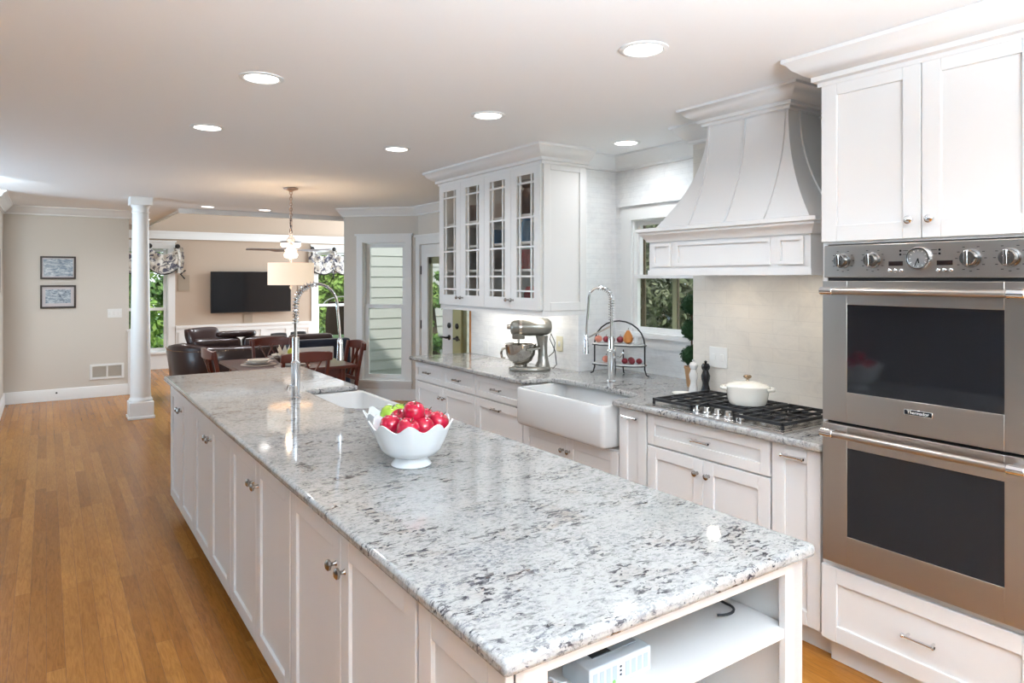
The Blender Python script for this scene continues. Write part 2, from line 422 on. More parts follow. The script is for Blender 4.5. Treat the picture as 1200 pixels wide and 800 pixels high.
# great room
w = MB()
LX0, LX1, LZ0, LZ1 = .92, 1.78, .30, 2.12
RX0, RX1 = 4.44, 5.34
for (x0, x1, z0, z1) in ((-3.9, LX0, 0, 4.3), (LX0, LX1, 0, LZ0), (LX0, LX1, LZ1, 4.3), (LX1, RX0, 0, 4.3), (RX0, RX1, 0, LZ0), (RX0, RX1, LZ1, 4.3), (RX1, 6.6, 0, 4.3)):
    w.box(x0, x1, YTV, YTV+.15, z0, z1)
struct('wall_great_room', w, WALLT)
w = MB().box(6.5, 6.6, YOPEN, 10.4, 0, 4.3).box(6.5, 6.6, 13.2, 13.4, 0, 4.3).box(6.5, 6.6, 10.4, 13.2, 0, .5).box(6.5, 6.6, 10.4, 13.2, 3.3, 4.3)
struct('wall_great_room_right', w, WALLT)
w = MB().box(3.86, 6.6, YOPEN, YOPEN+.05, 0, ZC+.1)
struct('wall_great_room_front', w, WALLT)
# outside face of that wall: lapped white boards
s_ = MB()
z = -.3
while z < 2.7:
    s_.hexa([(3.95, YOPEN-.11, z), (6.6, YOPEN-.11, z), (6.6, YOPEN-.05, z), (3.95, YOPEN-.05, z), (3.95, YOPEN-.098, z+.16), (6.6, YOPEN-.098, z+.16), (6.6, YOPEN-.05, z+.16), (3.95, YOPEN-.05, z+.16)])
    z += .16
struct('wall_siding', s_, SIDING)
# left side
struct('wall_picture', MB().box(-.6, .94, 10.73, 10.88, 0, ZC), WALLB)
struct('wall_hall', MB().box(-.6, -.45, 8.98, 10.73, 0, ZC).box(-3.9, -.6, 8.98, 9.13, 0, ZC), WALLB)
w = MB()
for (y0, y1, z0, z1) in ((-3.8, 6.5, 0, ZC), (8.5, 8.98, 0, ZC), (6.5, 8.5, 0, .2), (6.5, 8.5, 2.3, ZC)):
    w.box(-3.9, -3.75, y0, y1, z0, z1)
struct('wall_left', w, WALLD)
w = MB()
for (x0, x1, z0, z1) in ((-3.9, -2.1, 0, ZC), (2.5, 3.4, 0, ZC), (-2.1, 2.5, 0, .2), (-2.1, 2.5, 2.3, ZC)): w.box(x0, x1, -3.8, -3.65, z0, z1)
struct('wall_back', w, WALLB)
w = MB()
for x in (-2.1, -.95, .2, 1.35, 2.44): w.box(x, x+.06, -3.70, -3.64, .2, 2.3)
w.box(-2.1, 2.5, -3.70, -3.64, .2, .26).box(-2.1, 2.5, -3.70, -3.64, 2.24, 2.3)
struct('window_1', w, TRIMW)
w = MB()
w.box(-3.76, -3.70, 6.5, 8.5, .2, .26).box(-3.76, -3.70, 6.5, 8.5, 2.24, 2.3)
for y in (6.5, 7.47, 8.44): w.box(-3.76, -3.70, y, y+.06, .2, 2.3)
struct('window_2', w, TRIMW)
struct('ground', MB().box(-25, 35, -25, 40, -.9, -.35), LAWN)

# crown mouldings, baseboards, casings
CROWN = [(0, 0), (.105, 0), (.105, -.014), (.088, -.022), (.066, -.05), (.036, -.082), (.024, -.092), (.024, -.108), (0, -.112)]
struct('trim_2', MB().sweep([(-3.75, 8.98), (-.45, 8.98), (-.45, 10.73), (.94, 10.73), (.94, 10.88)], CROWN, 1, ZC), TRIMW)
struct('trim_3', MB().sweep([(3.62, 9.55), (3.273, 8.767), (3.98, 8.06), (4.0, 8.04), (4.0, 5.43)], CROWN, 1, ZC), TRIMW)
struct('trim_4', MB().sweep([(W1, 5.42), (W1, YR1), (W2, YR1), (W2, YR0), (W1, YR0), (W1, 1.6)], CROWN, 1, ZC), TRIMW)
struct('trim_5', MB().box(1.44, 3.9, YOPEN-.055, YOPEN+.001, ZC-.065, ZC-.001).box(1.47, 1.50, YOPEN, YTV, ZC-.03, ZC-.001), TRIMW)
struct('trim_6', MB().box(-.4, 6.5, YTV-.045, YTV, 2.285, 2.41).box(-.4, 6.5, YTV-.06, YTV, 2.40, 2.425), TRIMW)
BASE = [(0, 0), (.02, 0), (.02, .125), (.012, .145), (0, .15)]
struct('baseboard_left', MB().sweep([(-3.7, 8.98), (-.45, 8.98), (-.45, 10.73), (.94, 10.73), (.94, 10.88)], BASE, 1, 0), TRIMW)
struct('baseboard_nook', MB().sweep([(3.70, 9.8), (3.273, 8.767), (3.98, 8.06), (4.0, 8.04), (4.0, DY1+.1)], BASE, 1, 0), TRIMW)
struct('trim_7', MB().box(.925, .985, 10.70, 10.9, 0, .86).box(.915, .995, 10.69, 10.91, .86, .885), TRIMW, bevel=.004)
# wainscot and chair rail on the great-room wall
w = MB().box(1.90, 4.33, YTV-.02, YTV, 0, .70).box(1.90, 4.33, YTV-.05, YTV, .7, .745)
for x in [1.95+.47*i for i in range(6)]: w.box(min(x, 4.26), min(x, 4.26)+.07, YTV-.034, YTV-.02, .15, .62)
w.box(1.90, 4.33, YTV-.035, YTV-.02, .0, .15).box(1.90, 4.33, YTV-.035, YTV-.02, .62, .70)
struct('trim_8', w, TRIMW)

def win_frame(mb, f, u0, u1, v0, v1, cas, depth, sashes, head=.02):
    """casing outside the opening, jambs inside it"""
    mb.fbox(f, u0-cas, u0, v0, v1+cas, 0, .022).fbox(f, u1, u1+cas, v0, v1+cas, 0, .022)
    mb.fbox(f, u0, u1, v1, v1+cas, 0, .022).fbox(f, u0-cas-head, u1+cas+head, v1+cas, v1+cas+.025, 0, .04)
    mb.fbox(f, u0-cas-.015, u1+cas+.015, v0-.035, v0, -.02, .05)       # stool
    mb.fbox(f, u0-cas, u1+cas, v0-.11, v0-.035, 0, .02)                # apron
    mb.rframe(f, u0, u1, v0, v1, -depth, -.0005, .012)
    for (a, b, c_, d, n0, st) in sashes:
        mb.rframe(f, a, b, c_, d, n0-.03, n0, st)
# great-room windows
for nm, (x0, x1) in (('window_3', (LX0, LX1)), ('window_4', (RX0, RX1))):
    m_ = MB(); f = yf(YTV)
    win_frame(m_, f, x0, x1, LZ0, LZ1, .11, .13, [(x0+.018, x1-.018, LZ0+.018, 1.07, -.05, .045), (x0+.018, x1-.018, 1.03, LZ1-.018, -.085, .045)])
    m_.fbox(f, x0-.11, x1+.11, 0, LZ0-.11, 0, .018)
    o = struct(nm, m_, TRIMW)
    MB().fbox(f, x0+.05, x1-.05, LZ0+.05, LZ1-.05, -.105, -.101).build('window_pane', PANE, o)
# bay window
m_ = MB()
win_frame(m_, BAY, BU0, BU1, BZ0, BZ1, .085, .13, [(BU0+.018, BU1-.018, BZ0+.018, 1.25, -.03, .05), (BU0+.018, BU1-.018, 1.20, BZ1-.018, -.07, .05)])
m_.fbox(BAY, BU0-.085, BU1+.085, .148, BZ0-.11, 0, .016)
o = struct('window_5', m_, TRIMW)
MB().fbox(BAY, BU0+.05, BU1-.05, BZ0+.05, BZ1-.05, -.095, -.091).build('window_pane', PANE, o)
# sink window
m_ = MB(); f = xf(W2); a0, a1 = -WY1, -WY0
win_frame(m_, f, a0, a1, WZ0, WZ1, .105, .063, [(a0+.012, a1-.012, WZ0+.012, 1.625, -.004, .026), (a0+.012, a1-.012, 1.60, WZ1-.012, -.035, .026)])
o = struct('window_6', m_, TRIMW)
MB().fbox(f, a0+.013, a1-.013, WZ0+.013, WZ1-.013, -.070, -.067).build('window_pane', PANE, o)
k = MB()
k.fbox(f, -3.37, -3.33, WZ0+.015, WZ1-.015, -.085, -.071)
k.build('screen_frame', OLIVE, o)
k = MB().fbox(f, a0+.013, a0+.05, WZ0+.013, WZ1-.013, -.084, -.071).fbox(f, -3.325, -3.315, WZ0+.015, WZ1-.015, -.084, -.071)
k.build('screen_edge', BROWNF, o)

# french doors
f = xf(XD)
m_ = MB()
for (u0, u1) in ((-DY1-.10, -DY1), (-DY0, -DY0+.10)): m_.fbox(f, u0, u1, 0, DZ+.0999, 0, .022)
m_.fbox(f, -DY1, -DY0, DZ, DZ+.10, 0, .022).fbox(f, -DY1-.12, -DY0+.12, DZ+.10, DZ+.125, 0, .04)
struct('trim_9', m_, TRIMW)
DM = 7.13
def leaf(name, u0, u1, pm, lockright):
    d = MB()
    ls, rs = (.175, .25) if lockright else (.20, .17)
    d.fbox(f, u0, u0+ls, .01, DZ-.005, -.05, -.005).fbox(f, u1-rs, u1, .01, DZ-.005, -.05, -.005)
    d.fbox(f, u0+ls, u1-rs, .01, .27, -.05, -.005).fbox(f, u0+ls, u1-rs, 1.865, DZ-.005, -.05, -.005)
    o = struct(name, d, pm)
    MB().fbox(f, u0+ls, u1-rs, .27, 1.865, -.032, -.027).build('door_glass', PANE, o)
    b = MB(); 
    b.fbox(f, u0+ls, u0+ls+.07, .27, 1.865, -.045, -.034).fbox(f, u1-rs-.02, u1-rs, .27, 1.865, -.045, -.034).fbox(f, u0+ls, u1-rs, 1.78, 1.865, -.045, -.034)
    b.build('glass_bead', OLIVE, o)
    uc = u1-.075 if lockright else u0+.11
    MB().lathe([(.034, 0), (.034, .012), (.022, .02), (.001, .022)], f.p(uc, 1.03, -.005), 16, f.n).build('deadbolt', BRONZE, o)
    sg = -1 if lockright else 1
    h = MB().lathe([(.032, 0), (.032, .010), (.014, .014), (.013, .05)], f.p(uc, .885, -.005), 16, f.n)
    h.tube([f.p(uc, .885, .045), f.p(uc+sg*.05, .888, .052), f.p(uc+sg*.135, .882, .045)], [.012, .011, .008], 8)
    h.build('door_lever', BRONZE, o)
    if lockright:
        for z in (1.70, 1.00, .25):
            MB().fbox(f, u0-.018, u0+.012, z-.055, z+.055, -.006, .004).build('hinge', BRONZE, o)
    return o
leaf('door_1', -DY1+.004, -DM, TRIMW, True)
leaf('door_2', -DM+.004, -DY0-.004, mat('yellow_lit_door', (.46, .46, .25), .45), False)  # yellow light falling on this leaf is put into its colour

# ------------------------------------------------------------------ cabinet parts
def shaker(f, u0, u1, v0, v1, n0=0.0, fr=.065, name='door', parent=None, m=None):
    b = MB(); t = .02
    b.fbox(f, u0, u0+fr, v0, v1, n0, n0+t).fbox(f, u1-fr, u1, v0, v1, n0, n0+t)
    b.fbox(f, u0+fr, u1-fr, v0, v0+fr, n0, n0+t).fbox(f, u0+fr, u1-fr, v1-fr, v1, n0, n0+t)
    b.fbox(f, u0+fr-.002, u1-fr+.002, v0+fr-.002, v1-fr+.002, n0, n0+.009)
    return b.build(name, m or PAINT, parent, bevel=.0022)
def knob(f, u, v, n, parent, r=.015, m=None):
    MB().lathe([(.009, 0), (.006, .006), (.006, .014), (r, .02), (r*1.02, .027), (r*.6, .032), (.001, .033)], f.p(u, v, n), 14, f.n).build('knob', m or NICKEL, parent)
def pull(f, u, v, n, parent, w=.11, m=None):
    b = MB()
    for s in (-1, 1):
        b.cyl(f.p(u+s*w*.38, v, n), f.p(u+s*w*.38, v, n+.028), .0055, n=10)
        b.lathe([(.009, 0), (.009, .006), (.004, .012)], f.p(u+s*w*.5, v, n+.028), 10, f.u*(-s))
    b.cyl(f.p(u-w/2, v, n+.028), f.p(u+w/2, v, n+.028), .0058, n=10)
    b.build('pull_handle', m or CHROME, parent)
def carcass(f, u0, u1, v0, v1, depth, parent, toe=True, m=None):
    b = MB().fbox(f, u0, u1, v0, v1, -depth, 0)
    o = b.build('body', m or PAINT, parent)
    if toe: MB().fbox(f, u0, u1, 0, v0, -depth, -.07).build('toe_kick', PAINT, parent)
    return o

# ------------------------------------------------------------------ island
IX0, IX1, IY0, IY1 = .68, 1.655, 1.02, 5.335       # granite
fi = xf(.725)
ISL = [(5.20, 4.76, 4.30), (4.295, 3.83, 3.36), (3.355, 2.885, 2.415), (2.41, 1.917, 1.425)]
isl_lab = ['white island cabinet with paired knobs at the far end, nearest the dining table',
           'white island cabinet second from the far end, beside the island sink',
           'white island cabinet with paired knobs third from the far end',
           'white island cabinet with the largest-looking paired knobs, nearest the bookshelf end']
for i, (ya, ym, yb) in enumerate(ISL):
    depth = .85 if not (yb < 4.2 and ya > 3.3) else .50
    t = thing('island_cabinet', isl_lab[i], 'cabinet', (.725, ym, 0), 'white cabinets of the island')
    carcass(fi, -ya, -yb, .10, .88, depth if i in (0, 3) else .50, t)
    for (u0, u1, kk) in ((-ya+.004, -ym-.002, -1), (-ym+.002, -yb-.004, 1)):
        d = shaker(fi, u0, u1, .115, .865, 0, .062, 'door', t)
        knob(fi, -ym+kk*.036, .765, .02, d, .016)
# back of the island facing the cooking side
t = thing('island_back_panel', 'white panel row on the aisle side of the island', 'panel', (1.60, 2.3, 0))
MB().box(1.585, 1.605, 1.43, 3.34, 0.1, .88).build('panel', PAINT, t)
MB().box(1.30, 1.605, 3.36, 4.20, 0.1, .62).build('sink_base', PAINT, t)
# near end: open bookcase with one door-like panel on its left side
t = thing('island_bookcase', 'open white bookcase with one shelf at the near end of the island', 'bookcase', (1.16, 1.2, 0))
b = MB()
b.box(.725, .745, 1.05, 1.42, .10, .88).box(1.595, 1.637, 1.05, 1.42, 0, .88).box(.745, 1.595, 1.40, 1.42, .10, .88).box(.745, 1.595, 1.07, 1.40, .10, .13)
b.build('body', PAINT, t)
fe = yf(1.07)
b = MB().fbox(fe, .725, .80, .1, .88, 0, .02).fbox(fe, 1.565, 1.637, 0, .88, 0, .02).fbox(fe, .80, 1.565, .845, .88, 0, .02).fbox(fe, .80, 1.565, .1, .16, 0, .02)
b.build('face_frame', PAINT, t, bevel=.0015)
MB().box(.748, 1.592, 1.055, 1.398, .678, .704).build('shelf', PAINT, t, bevel=.002)
MB().box(.748, 1.592, 1.12, 1.398, .40, .422).build('shelf', PAINT, t, bevel=.002)
shaker(fi, -1.415, -1.055, .115, .865, 0, .062, 'side_panel', t)
b = MB()
for k in range(14):
    MB().cyl((1.5945, 1.085, .20+.032*k), (1.592, 1.085, .20+.032*k), .0032, n=8).build('shelf_pin_hole', BLACKM, t)
MB().fbox(fi, -1.42, -1.06, 0, .1, -.2, -.07).build('toe_kick', PAINT, t)

# worktops
def slab(name, poly, z0, z1, m, label, bev=.012):
    o = MB().prism(poly, z0, z1).build(name, m, bevel=bev, seg=3)
    return tag(o, label, 'worktop')
SX0, SY0, SY1 = 1.315, 3.42, 4.18
def arc(cx, cy, r, a0, a1, n=6): return [(cx+r*math.cos(math.radians(a0+(a1-a0)*i/n)), cy+r*math.sin(math.radians(a0+(a1-a0)*i/n))) for i in range(n+1)]
poly = [(IX0, IY0), (IX1, IY0), (IX1, SY0)] + arc(SX0+.14, SY0+.14, .14, 270, 180) + arc(SX0+.05, SY1-.05, .05, 180, 90) + [(IX1, SY1), (IX1, IY1), (IX0, IY1)]
slab('island_worktop', poly, .88, .914, GRANITE, 'long speckled white granite worktop covering the island')
CX = 2.64
poly = [(CX, 1.612), (CX, 2.875), (CX+.12, 2.875)] + arc(2.80, 2.99, .11, 270, 360, 5)[1:] + [(2.93, 3.25)] + arc(2.80, 3.64, .11, 0, 90, 5)[:-1] + [(CX+.12, 3.757), (CX, 3.757), (CX, 5.49), (W1, 5.49-.07), (W1, YR1), (W2, YR1), (W2, YR0), (W1, YR0), (W1, 1.612)]
slab('wall_worktop', poly, .88, .914, GRANITE, 'speckled white granite worktop running along the cooking wall')

def farm_sink(name, x0, x1, y0, y1, z0, z1, label, wall=.03, front='-x'):
    t = thing(name, label, 'sink', ((x0+x1)/2, (y0+y1)/2, z0))
    b = MB()
    def rr(x0, x1, y0, y1, r, n=5):
        return arc(x1-r, y0+r, r, 270, 360, n)+arc(x1-r, y1-r, r, 0, 90, n)+arc(x0+r, y1-r, r, 90, 180, n)+arc(x0+r, y0+r, r, 180, 270, n)
    o_ = rr(x0, x1, y0, y1, .03); i_ = rr(x0+wall, x1-wall, y0+wall, y1-wall, .05)
    i2 = rr(x0+wall+.02, x1-wall-.02, y0+wall+.02, y1-wall-.02, .06)
    ins = rr(x0+.012, x1-.012, y0+.012, y1-.012, .03)
    ed = rr(x0+.004, x1-.004, y0+.004, y1-.004, .03)
    zf = z0+.03
    rings = [[(x, y, z0) for x, y in ins], [(x, y, z0+.008) for x, y in ed], [(x, y, z0+.02) for x, y in o_], [(x, y, z1-.012) for x, y in o_], [(x, y, z1-.003) for x, y in ed], [(x, y, z1) for x, y in ins], [(x, y, z1) for x, y in rr(x0+wall-.008, x1-wall+.008, y0+wall-.008, y1-wall+.008, .05)], [(x, y, z1-.01) for x, y in i_], [(x, y, zf+.03) for x, y in i_], [(x, y, zf) for x, y in i2]]
    b.loft(rings); b.build('basin', PORC, t, smooth=50)
    MB().lathe([(.045, 0), (.045, .003), (.03, .004), (.001, .002)], ((x0+x1)/2, (y0+y1)/2, zf), 20).build('drain', CHROME, t)
    return t
farm_sink('apron_sink', 2.585, 3.0, 2.885, 3.747, .635, .879, 'white apron-front farmhouse sink set in the wall worktop under the window')
farm_sink('apron_sink', SX0-.04, 1.695, SY0-.04, SY1+.025, .64, .879, 'white farmhouse sink set into the island worktop')

# ------------------------------------------------------------------ wall base cabinets
fc = xf(2.70)
def base(name, label, y1, y0, spec):
    t = thing(name, label, 'cabinet', (2.70, (y0+y1)/2, 0), 'white base cabinets under the wall worktop')
    top = .879 if spec != 'sink' else .62
    carcass(fc, -y1, -y0, .105, top, .50, t)
    ym = (y0+y1)/2; e = .003
    if spec == 'two':
        for (a, b_) in ((-y1+e, -ym-e/2), (-ym+e/2, -y0-e)):
            d = shaker(fc, a, b_, .715, .872, 0, .045, 'drawer', t); pull(fc, (a+b_)/2, .797, .02, d, .10, NICKEL)
        for (a, b_, s) in ((-y1+e, -ym-e/2, -1), (-ym+e/2, -y0-e, 1)):
            d = shaker(fc, a, b_, .118, .706, 0, .062, 'door', t); knob(fc, -ym+s*.034, .62, .02, d)
    elif spec == 'pullout':
        d = shaker(fc, -y1+e, -y0-e, .715, .872, 0, .045, 'drawer', t); pull(fc, -ym, .797, .02, d, .11, NICKEL)
        d = shaker(fc, -y1+e, -y0-e, .118, .706, 0, .062, 'door', t); pull(fc, -ym, .655, .02, d, .11, NICKEL)
    elif spec == 'sink':
        for (a, b_, s) in ((-y1+e, -ym-e/2, -1), (-ym+e/2, -y0-e, 1)):
            d = shaker(fc, a, b_, .118, .610, 0, .062, 'door', t); knob(fc, -ym+s*.032, .525, .02, d)
    elif spec == 'narrow':
        d = shaker(fc, -y1+e, -y0-e, .118, .872, 0, .062, 'door', t); pull(fc, -ym, .832, .02, d, .11)
    elif spec == 'cook':
        d = shaker(fc, -y1+e, -y0-e, .712, .872, 0, .05, 'drawer', t); pull(fc, -ym, .795, .02, d, .11)
        for (a, b_, s) in ((-y1+e, -ym-e/2, -1), (-ym+e/2, -y0-e, 1)):
            d = shaker(fc, a, b_, .118, .703, 0, .062, 'door', t); knob(fc, -ym+s*.036, .632, .02, d)
    return t
base('base_cabinet', 'white base cabinet with two drawers over two doors, farthest along the cooking wall', 5.44, 4.425, 'two')
base('base_cabinet', 'white base cabinet with one drawer and one door, just left of the wall sink', 4.42, 3.80, 'pullout')
base('base_cabinet', 'low white cabinet with two knobbed doors directly below the apron sink', 3.795, 2.86, 'sink')
base('base_cabinet', 'narrow white pull-out cabinet between the apron sink and the cooktop cabinet', 2.855, 2.64, 'narrow')
base('base_cabinet', 'white base cabinet with a wide drawer over two doors below the cooktop', 2.635, 1.875, 'cook')
base('base_cabinet', 'narrow white pull-out cabinet beside the oven tower', 1.87, 1.632, 'narrow')
for (y0, y1) in ((3.797, 3.80), ): pass

# ------------------------------------------------------------------ oven tower
TX = 2.68; TY0, TY1 = .845, 1.622
ft = xf(TX)
t = thing('oven_tower_cabinet', 'tall white cabinet housing the ovens, at the right edge', 'cabinet', (TX, 1.23, 0))
b = MB()
b.fbox(ft, -TY1, -TY0, .105, .44, -.55, 0).fbox(ft, -TY1, -TY0, 1.742, 2.43, -.55, 0).fbox(ft, -TY1, -TY1+.02, .44, 1.742, -.55, 0).fbox(ft, -TY0-.02, -TY0, .44, 1.742, -.55, 0)
b.build('body', PAINT, t)
MB().fbox(ft, -TY1, -TY0, 0, .105, -.55, -.06).build('toe_kick', PAINT, t)
d = shaker(ft, -TY1+.003, -TY0-.003, .118, .422, 0, .065, 'drawer', t); pull(ft, -1.227, .275, .02, d, .115)
for (a, b_, s) in ((-TY1+.003, -1.2285, -1), (-1.2255, -TY0-.003, 1)):
    d = shaker(ft, a, b_, 1.752, 2.415, 0, .065, 'door', t); knob(ft, -1.227+s*.036, 1.82, .02, d, .015, CHROME)
CABCROWN = [(0, 0), (.115, 0), (.115, -.016), (.10, -.024), (.085, -.045), (.05, -.072), (.03, -.08), (.03, -.10), (.012, -.105), (.012, -.122), (0, -.122)]
MB().sweep([(3.2, TY1), (TX-.012, TY1), (TX-.012, TY0)], CABCROWN, 1, ZC-.002).build('crown', PAINT, t)
MB().fbox(ft, -TY1, -TY0, 2.41, ZC-.003, -.55, 0.01).build('crown_backing', PAINT, t)

def text_mesh(name, body, size, f, u, v, n, m, parent, ext=.0006):
    cu = bpy.data.curves.new(name, 'FONT'); cu.body = body; cu.size = size; cu.align_x = 'CENTER'; cu.align_y = 'CENTER'; cu.extrude = ext
    ob = bpy.data.objects.new(name, cu); COL.objects.link(ob)
    me = bpy.data.meshes.new_from_object(ob.evaluated_get(bpy.context.evaluated_depsgraph_get()))
    bpy.data.objects.remove(ob); bpy.data.curves.remove(cu)
    M = Matrix((( f.u.x, f.v.x, f.n.x, 0), (f.u.y, f.v.y, f.n.y, 0), (f.u.z, f.v.z, f.n.z, 0), (0, 0, 0, 1)))
    q = parent
    while q.parent: q = q.parent
    me.transform(Matrix.Translation(f.p(u, v, n)-q.location) @ M)
    me.name = name; me.materials.clear(); me.materials.append(m)
    o = bpy.data.objects.new(name, me); COL.objects.link(o); o.parent = parent
    return o
fo = xf(2.66)
OY0, OY1 = .862, 1.600
t = thing('double_oven', 'stainless steel double wall oven with knobs and a round clock', 'oven', (2.66, 1.23, .44))
MB().fbox(fo, -OY1+.005, -OY0-.005, .445, 1.735, -.45, -.012).build('oven_body', BLACKM, t)
cp = MB().fbox(fo, -OY1, -OY0, 1.605, 1.736, -.02, .012).build('control_panel', STEEL, t, bevel=.004)
for y, r in ((1.519, .025), (1.399, .025), (1.059, .027), (.942, .027)):
    kb = MB().lathe([(r+.006, 0), (r+.006, .004), (r, .006), (r*.95, .028), (r*.85, .032), (.001, .032)], fo.p(-y, 1.673, .012), 24, fo.n).build('oven_knob', KNOBM, cp)
    MB().fbox(fo, -y-.006, -y+.006, 1.673-r*.95, 1.673+r*.95, .040, .056).build('knob_grip', CHROME, kb, bevel=.002)
    for k in range(11):
        a = math.radians(-240+k*30)
        uu, vv = -y+math.cos(a)*(r+.018), 1.673+math.sin(a)*(r+.018)
        MB().fbox(fo, uu-.004, uu+.004, vv-.0012, vv+.0012, .0122, .0127).build('dial_mark', BLACKM, cp)
ck = MB().lathe([(.044, 0), (.044, .012), (.040, .018), (.036, .018), (.035, .010), (.001, .010)], fo.p(-1.227, 1.676, .012), 36, fo.n).build('clock', CHROME, cp)
MB().lathe([(.0345, .0), (.0345, .0008), (.001, .0008)], fo.p(-1.227, 1.676, .0222), 36, fo.n).build('clock_face', mat('silver_dial', (.30, .30, .30), .3, .5), ck)
hd = MB()
for k in range(12):
    a = k*PI/6; p0 = fo.p(-1.227+math.cos(a)*.026, 1.676+math.sin(a)*.026, .0236); p1 = fo.p(-1.227+math.cos(a)*.032, 1.676+math.sin(a)*.032, .0236)
    hd.bar(p0, p1, .002, .001, fo.n)
hd.build('hour_marks', PLASTIC, ck)
hd = MB()
hd.bar(fo.p(-1.227, 1.676, .0245), fo.p(-1.239, 1.648, .0245), .003, .001, fo.n).bar(fo.p(-1.227, 1.676, .0252), fo.p(-1.224, 1.658, .0252), .004, .001, fo.n)
hd.build('clock_hands', BLACK, ck)
for s in (-1, 1):
    u = -1.227+s*.085
    MB().fbox(fo, u-.026, u+.026, 1.650, 1.667, .011, .0135).build('display', DISPLAY, cp)
    for k in (-1, 0, 1):
        MB().lathe([(.007, 0), (.007, .005), (.004, .007), (.001, .007)], fo.p(u+k*.021, 1.632, .012), 12, fo.n).build('button', CHROME, cp)
    for z in (1.706, 1.692):
        MB().lathe([(.0042, 0), (.0042, .001), (.001, .0012)], fo.p(-1.227+s*.068, z, .012), 10, fo.n).build('indicator', BLACK, cp)
        MB().fbox(fo, -1.227+s*.068-(.028 if s > 0 else -.008), -1.227+s*.068-(.008 if s > 0 else -.028), z-.001, z+.001, .0122, .0126).build('indicator_text', BLACKM, cp)
def oven_door(z0, z1, wz0, wz1, hz, badge):
    b = MB()
    u0, u1, a, c_ = -OY1, -OY0, -1.497, -.955
    b.fbox(fo, u0, a, z0, z1, -.012, .022).fbox(fo, c_, u1, z0, z1, -.012, .022).fbox(fo, a, c_, z0, wz0, -.012, .022).fbox(fo, a, c_, wz1, z1, -.012, .022)
    d = b.build('oven_door', STEEL, t, bevel=.0015)
    MB().fbox(fo, a-.002, c_+.002, wz0-.002, wz1+.002, -.01, .0205).build('oven_window', OVENGLASS, d)
    h = MB()
    h.cyl(fo.p(-1.565, hz, .07), fo.p(-.895, hz, .07), .0135, n=20)
    h.build('handle_bar', STEEL, d)
    for y in (1.553, .905):
        e = MB().cyl(fo.p(-y-.026, hz, .07), fo.p(-y+.026, hz, .07), .0165, n=20).bar(fo.p(-y, hz, .015), fo.p(-y, hz, .07), .035, .026)
        e.build('handle_bracket', CHROME, d, bevel=.002)
    if badge:
        p = MB().fbox(fo, -1.277, -1.177, 1.097, 1.118, .021, .0245).build('badge', CHROME, d, bevel=.001)
        MB().fbox(fo, -1.274, -1.180, 1.0995, 1.1155, .0242, .0252).build('badge_field', BLACK, p)
        text_mesh('badge_text', 'Thermador', .0165, fo, -1.227, 1.1078, .0254, PLASTIC, p)
oven_door(1.026, 1.592, 1.148, 1.497, 1.552, True)
oven_door(.452, 1.014, .572, .925, .982, False)

# ------------------------------------------------------------------ range hood
t = thing('range_hood', 'white flared range hood with battens above the cooktop', 'range hood', (2.98, 2.22, 1.617))
HX, HY0, HY1 = 2.77, 1.735, 2.705
fh = xf(HX)
b = MB()
b.box(HX, W1, HY0, HY1, 1.64, 1.81).box(HX-.006, W1, HY0-.006, HY1+.006, 1.617, 1.645)
b.build('apron', PAINT, t)
for (u0, u1) in ((-2.675, -2.545), (-2.505, -1.935), (-1.895, -1.765)):
    q = MB(); v0, v1 = 1.665, 1.79; e = .016
    q.rframe(fh, u0, u1, v0, v1, 0, .010, e)
    q.build('panel_moulding', PAINT, t)
MB().sweep([(W1, HY0), (HX, HY0), (HX, HY1), (W1, HY1)], [(0, 0), (.012, 0), (.016, .012), (.03, .03), (.042, .04), (.042, .05), (.055, .055), (.055, .072), (0, .08)], -1, 1.80).build('cornice', PAINT, t)
def hprof(s):      # s 0 bottom .. 1 top -> (front x, half width, z)
    k = (1-s)**2.0
    k2 = (1-s)**2.1
    return 2.965-.175*k, .245+.225*k2, 1.872+(2.43-1.872)*s
rings = []
for i in range(17):
    x, hw, z = hprof(i/16)
    rings.append([(x, 2.22-hw, z), (W1, 2.22-hw, z), (W1, 2.22+hw, z), (x, 2.22+hw, z)])
MB().loft(rings).build('flared_body', PAINT, t, smooth=30)
for y in (1.992, 2.22, 2.448):
    q = MB(); pts = [(hprof(i/16)[0]-.002, y, hprof(i/16)[2]) for i in range(17)]
    q.ribbon(pts, .012, .008, (0, 1, 0)); q.build('batten', PAINT, t)
for s in (-1, 1):
    q = MB(); pts = [(3.06-.04*(1-i/16)**2, 2.22+s*(hprof(i/16)[1]+.002), hprof(i/16)[2]) for i in range(17)]
    q.ribbon(pts, .012, .014, (1, 0, 0)); q.build('batten', PAINT, t, bevel=.003)
MB().box(2.955, W1, 1.965, 2.475, 2.42, ZC-.001).build('neck', PAINT, t)
MB().sweep([(W1, 1.965), (2.955, 1.965), (2.955, 2.475), (W1, 2.475)], [(a_*.92, b_*.8) for a_, b_ in CABCROWN], -1, ZC).build('crown', PAINT, t)

for y in (1.99, 2.45): area('hood_light', (3.0, y, 1.612), (3.07, y, 0), .06, .06, .5, (1, .88, .72), shape='DISK')

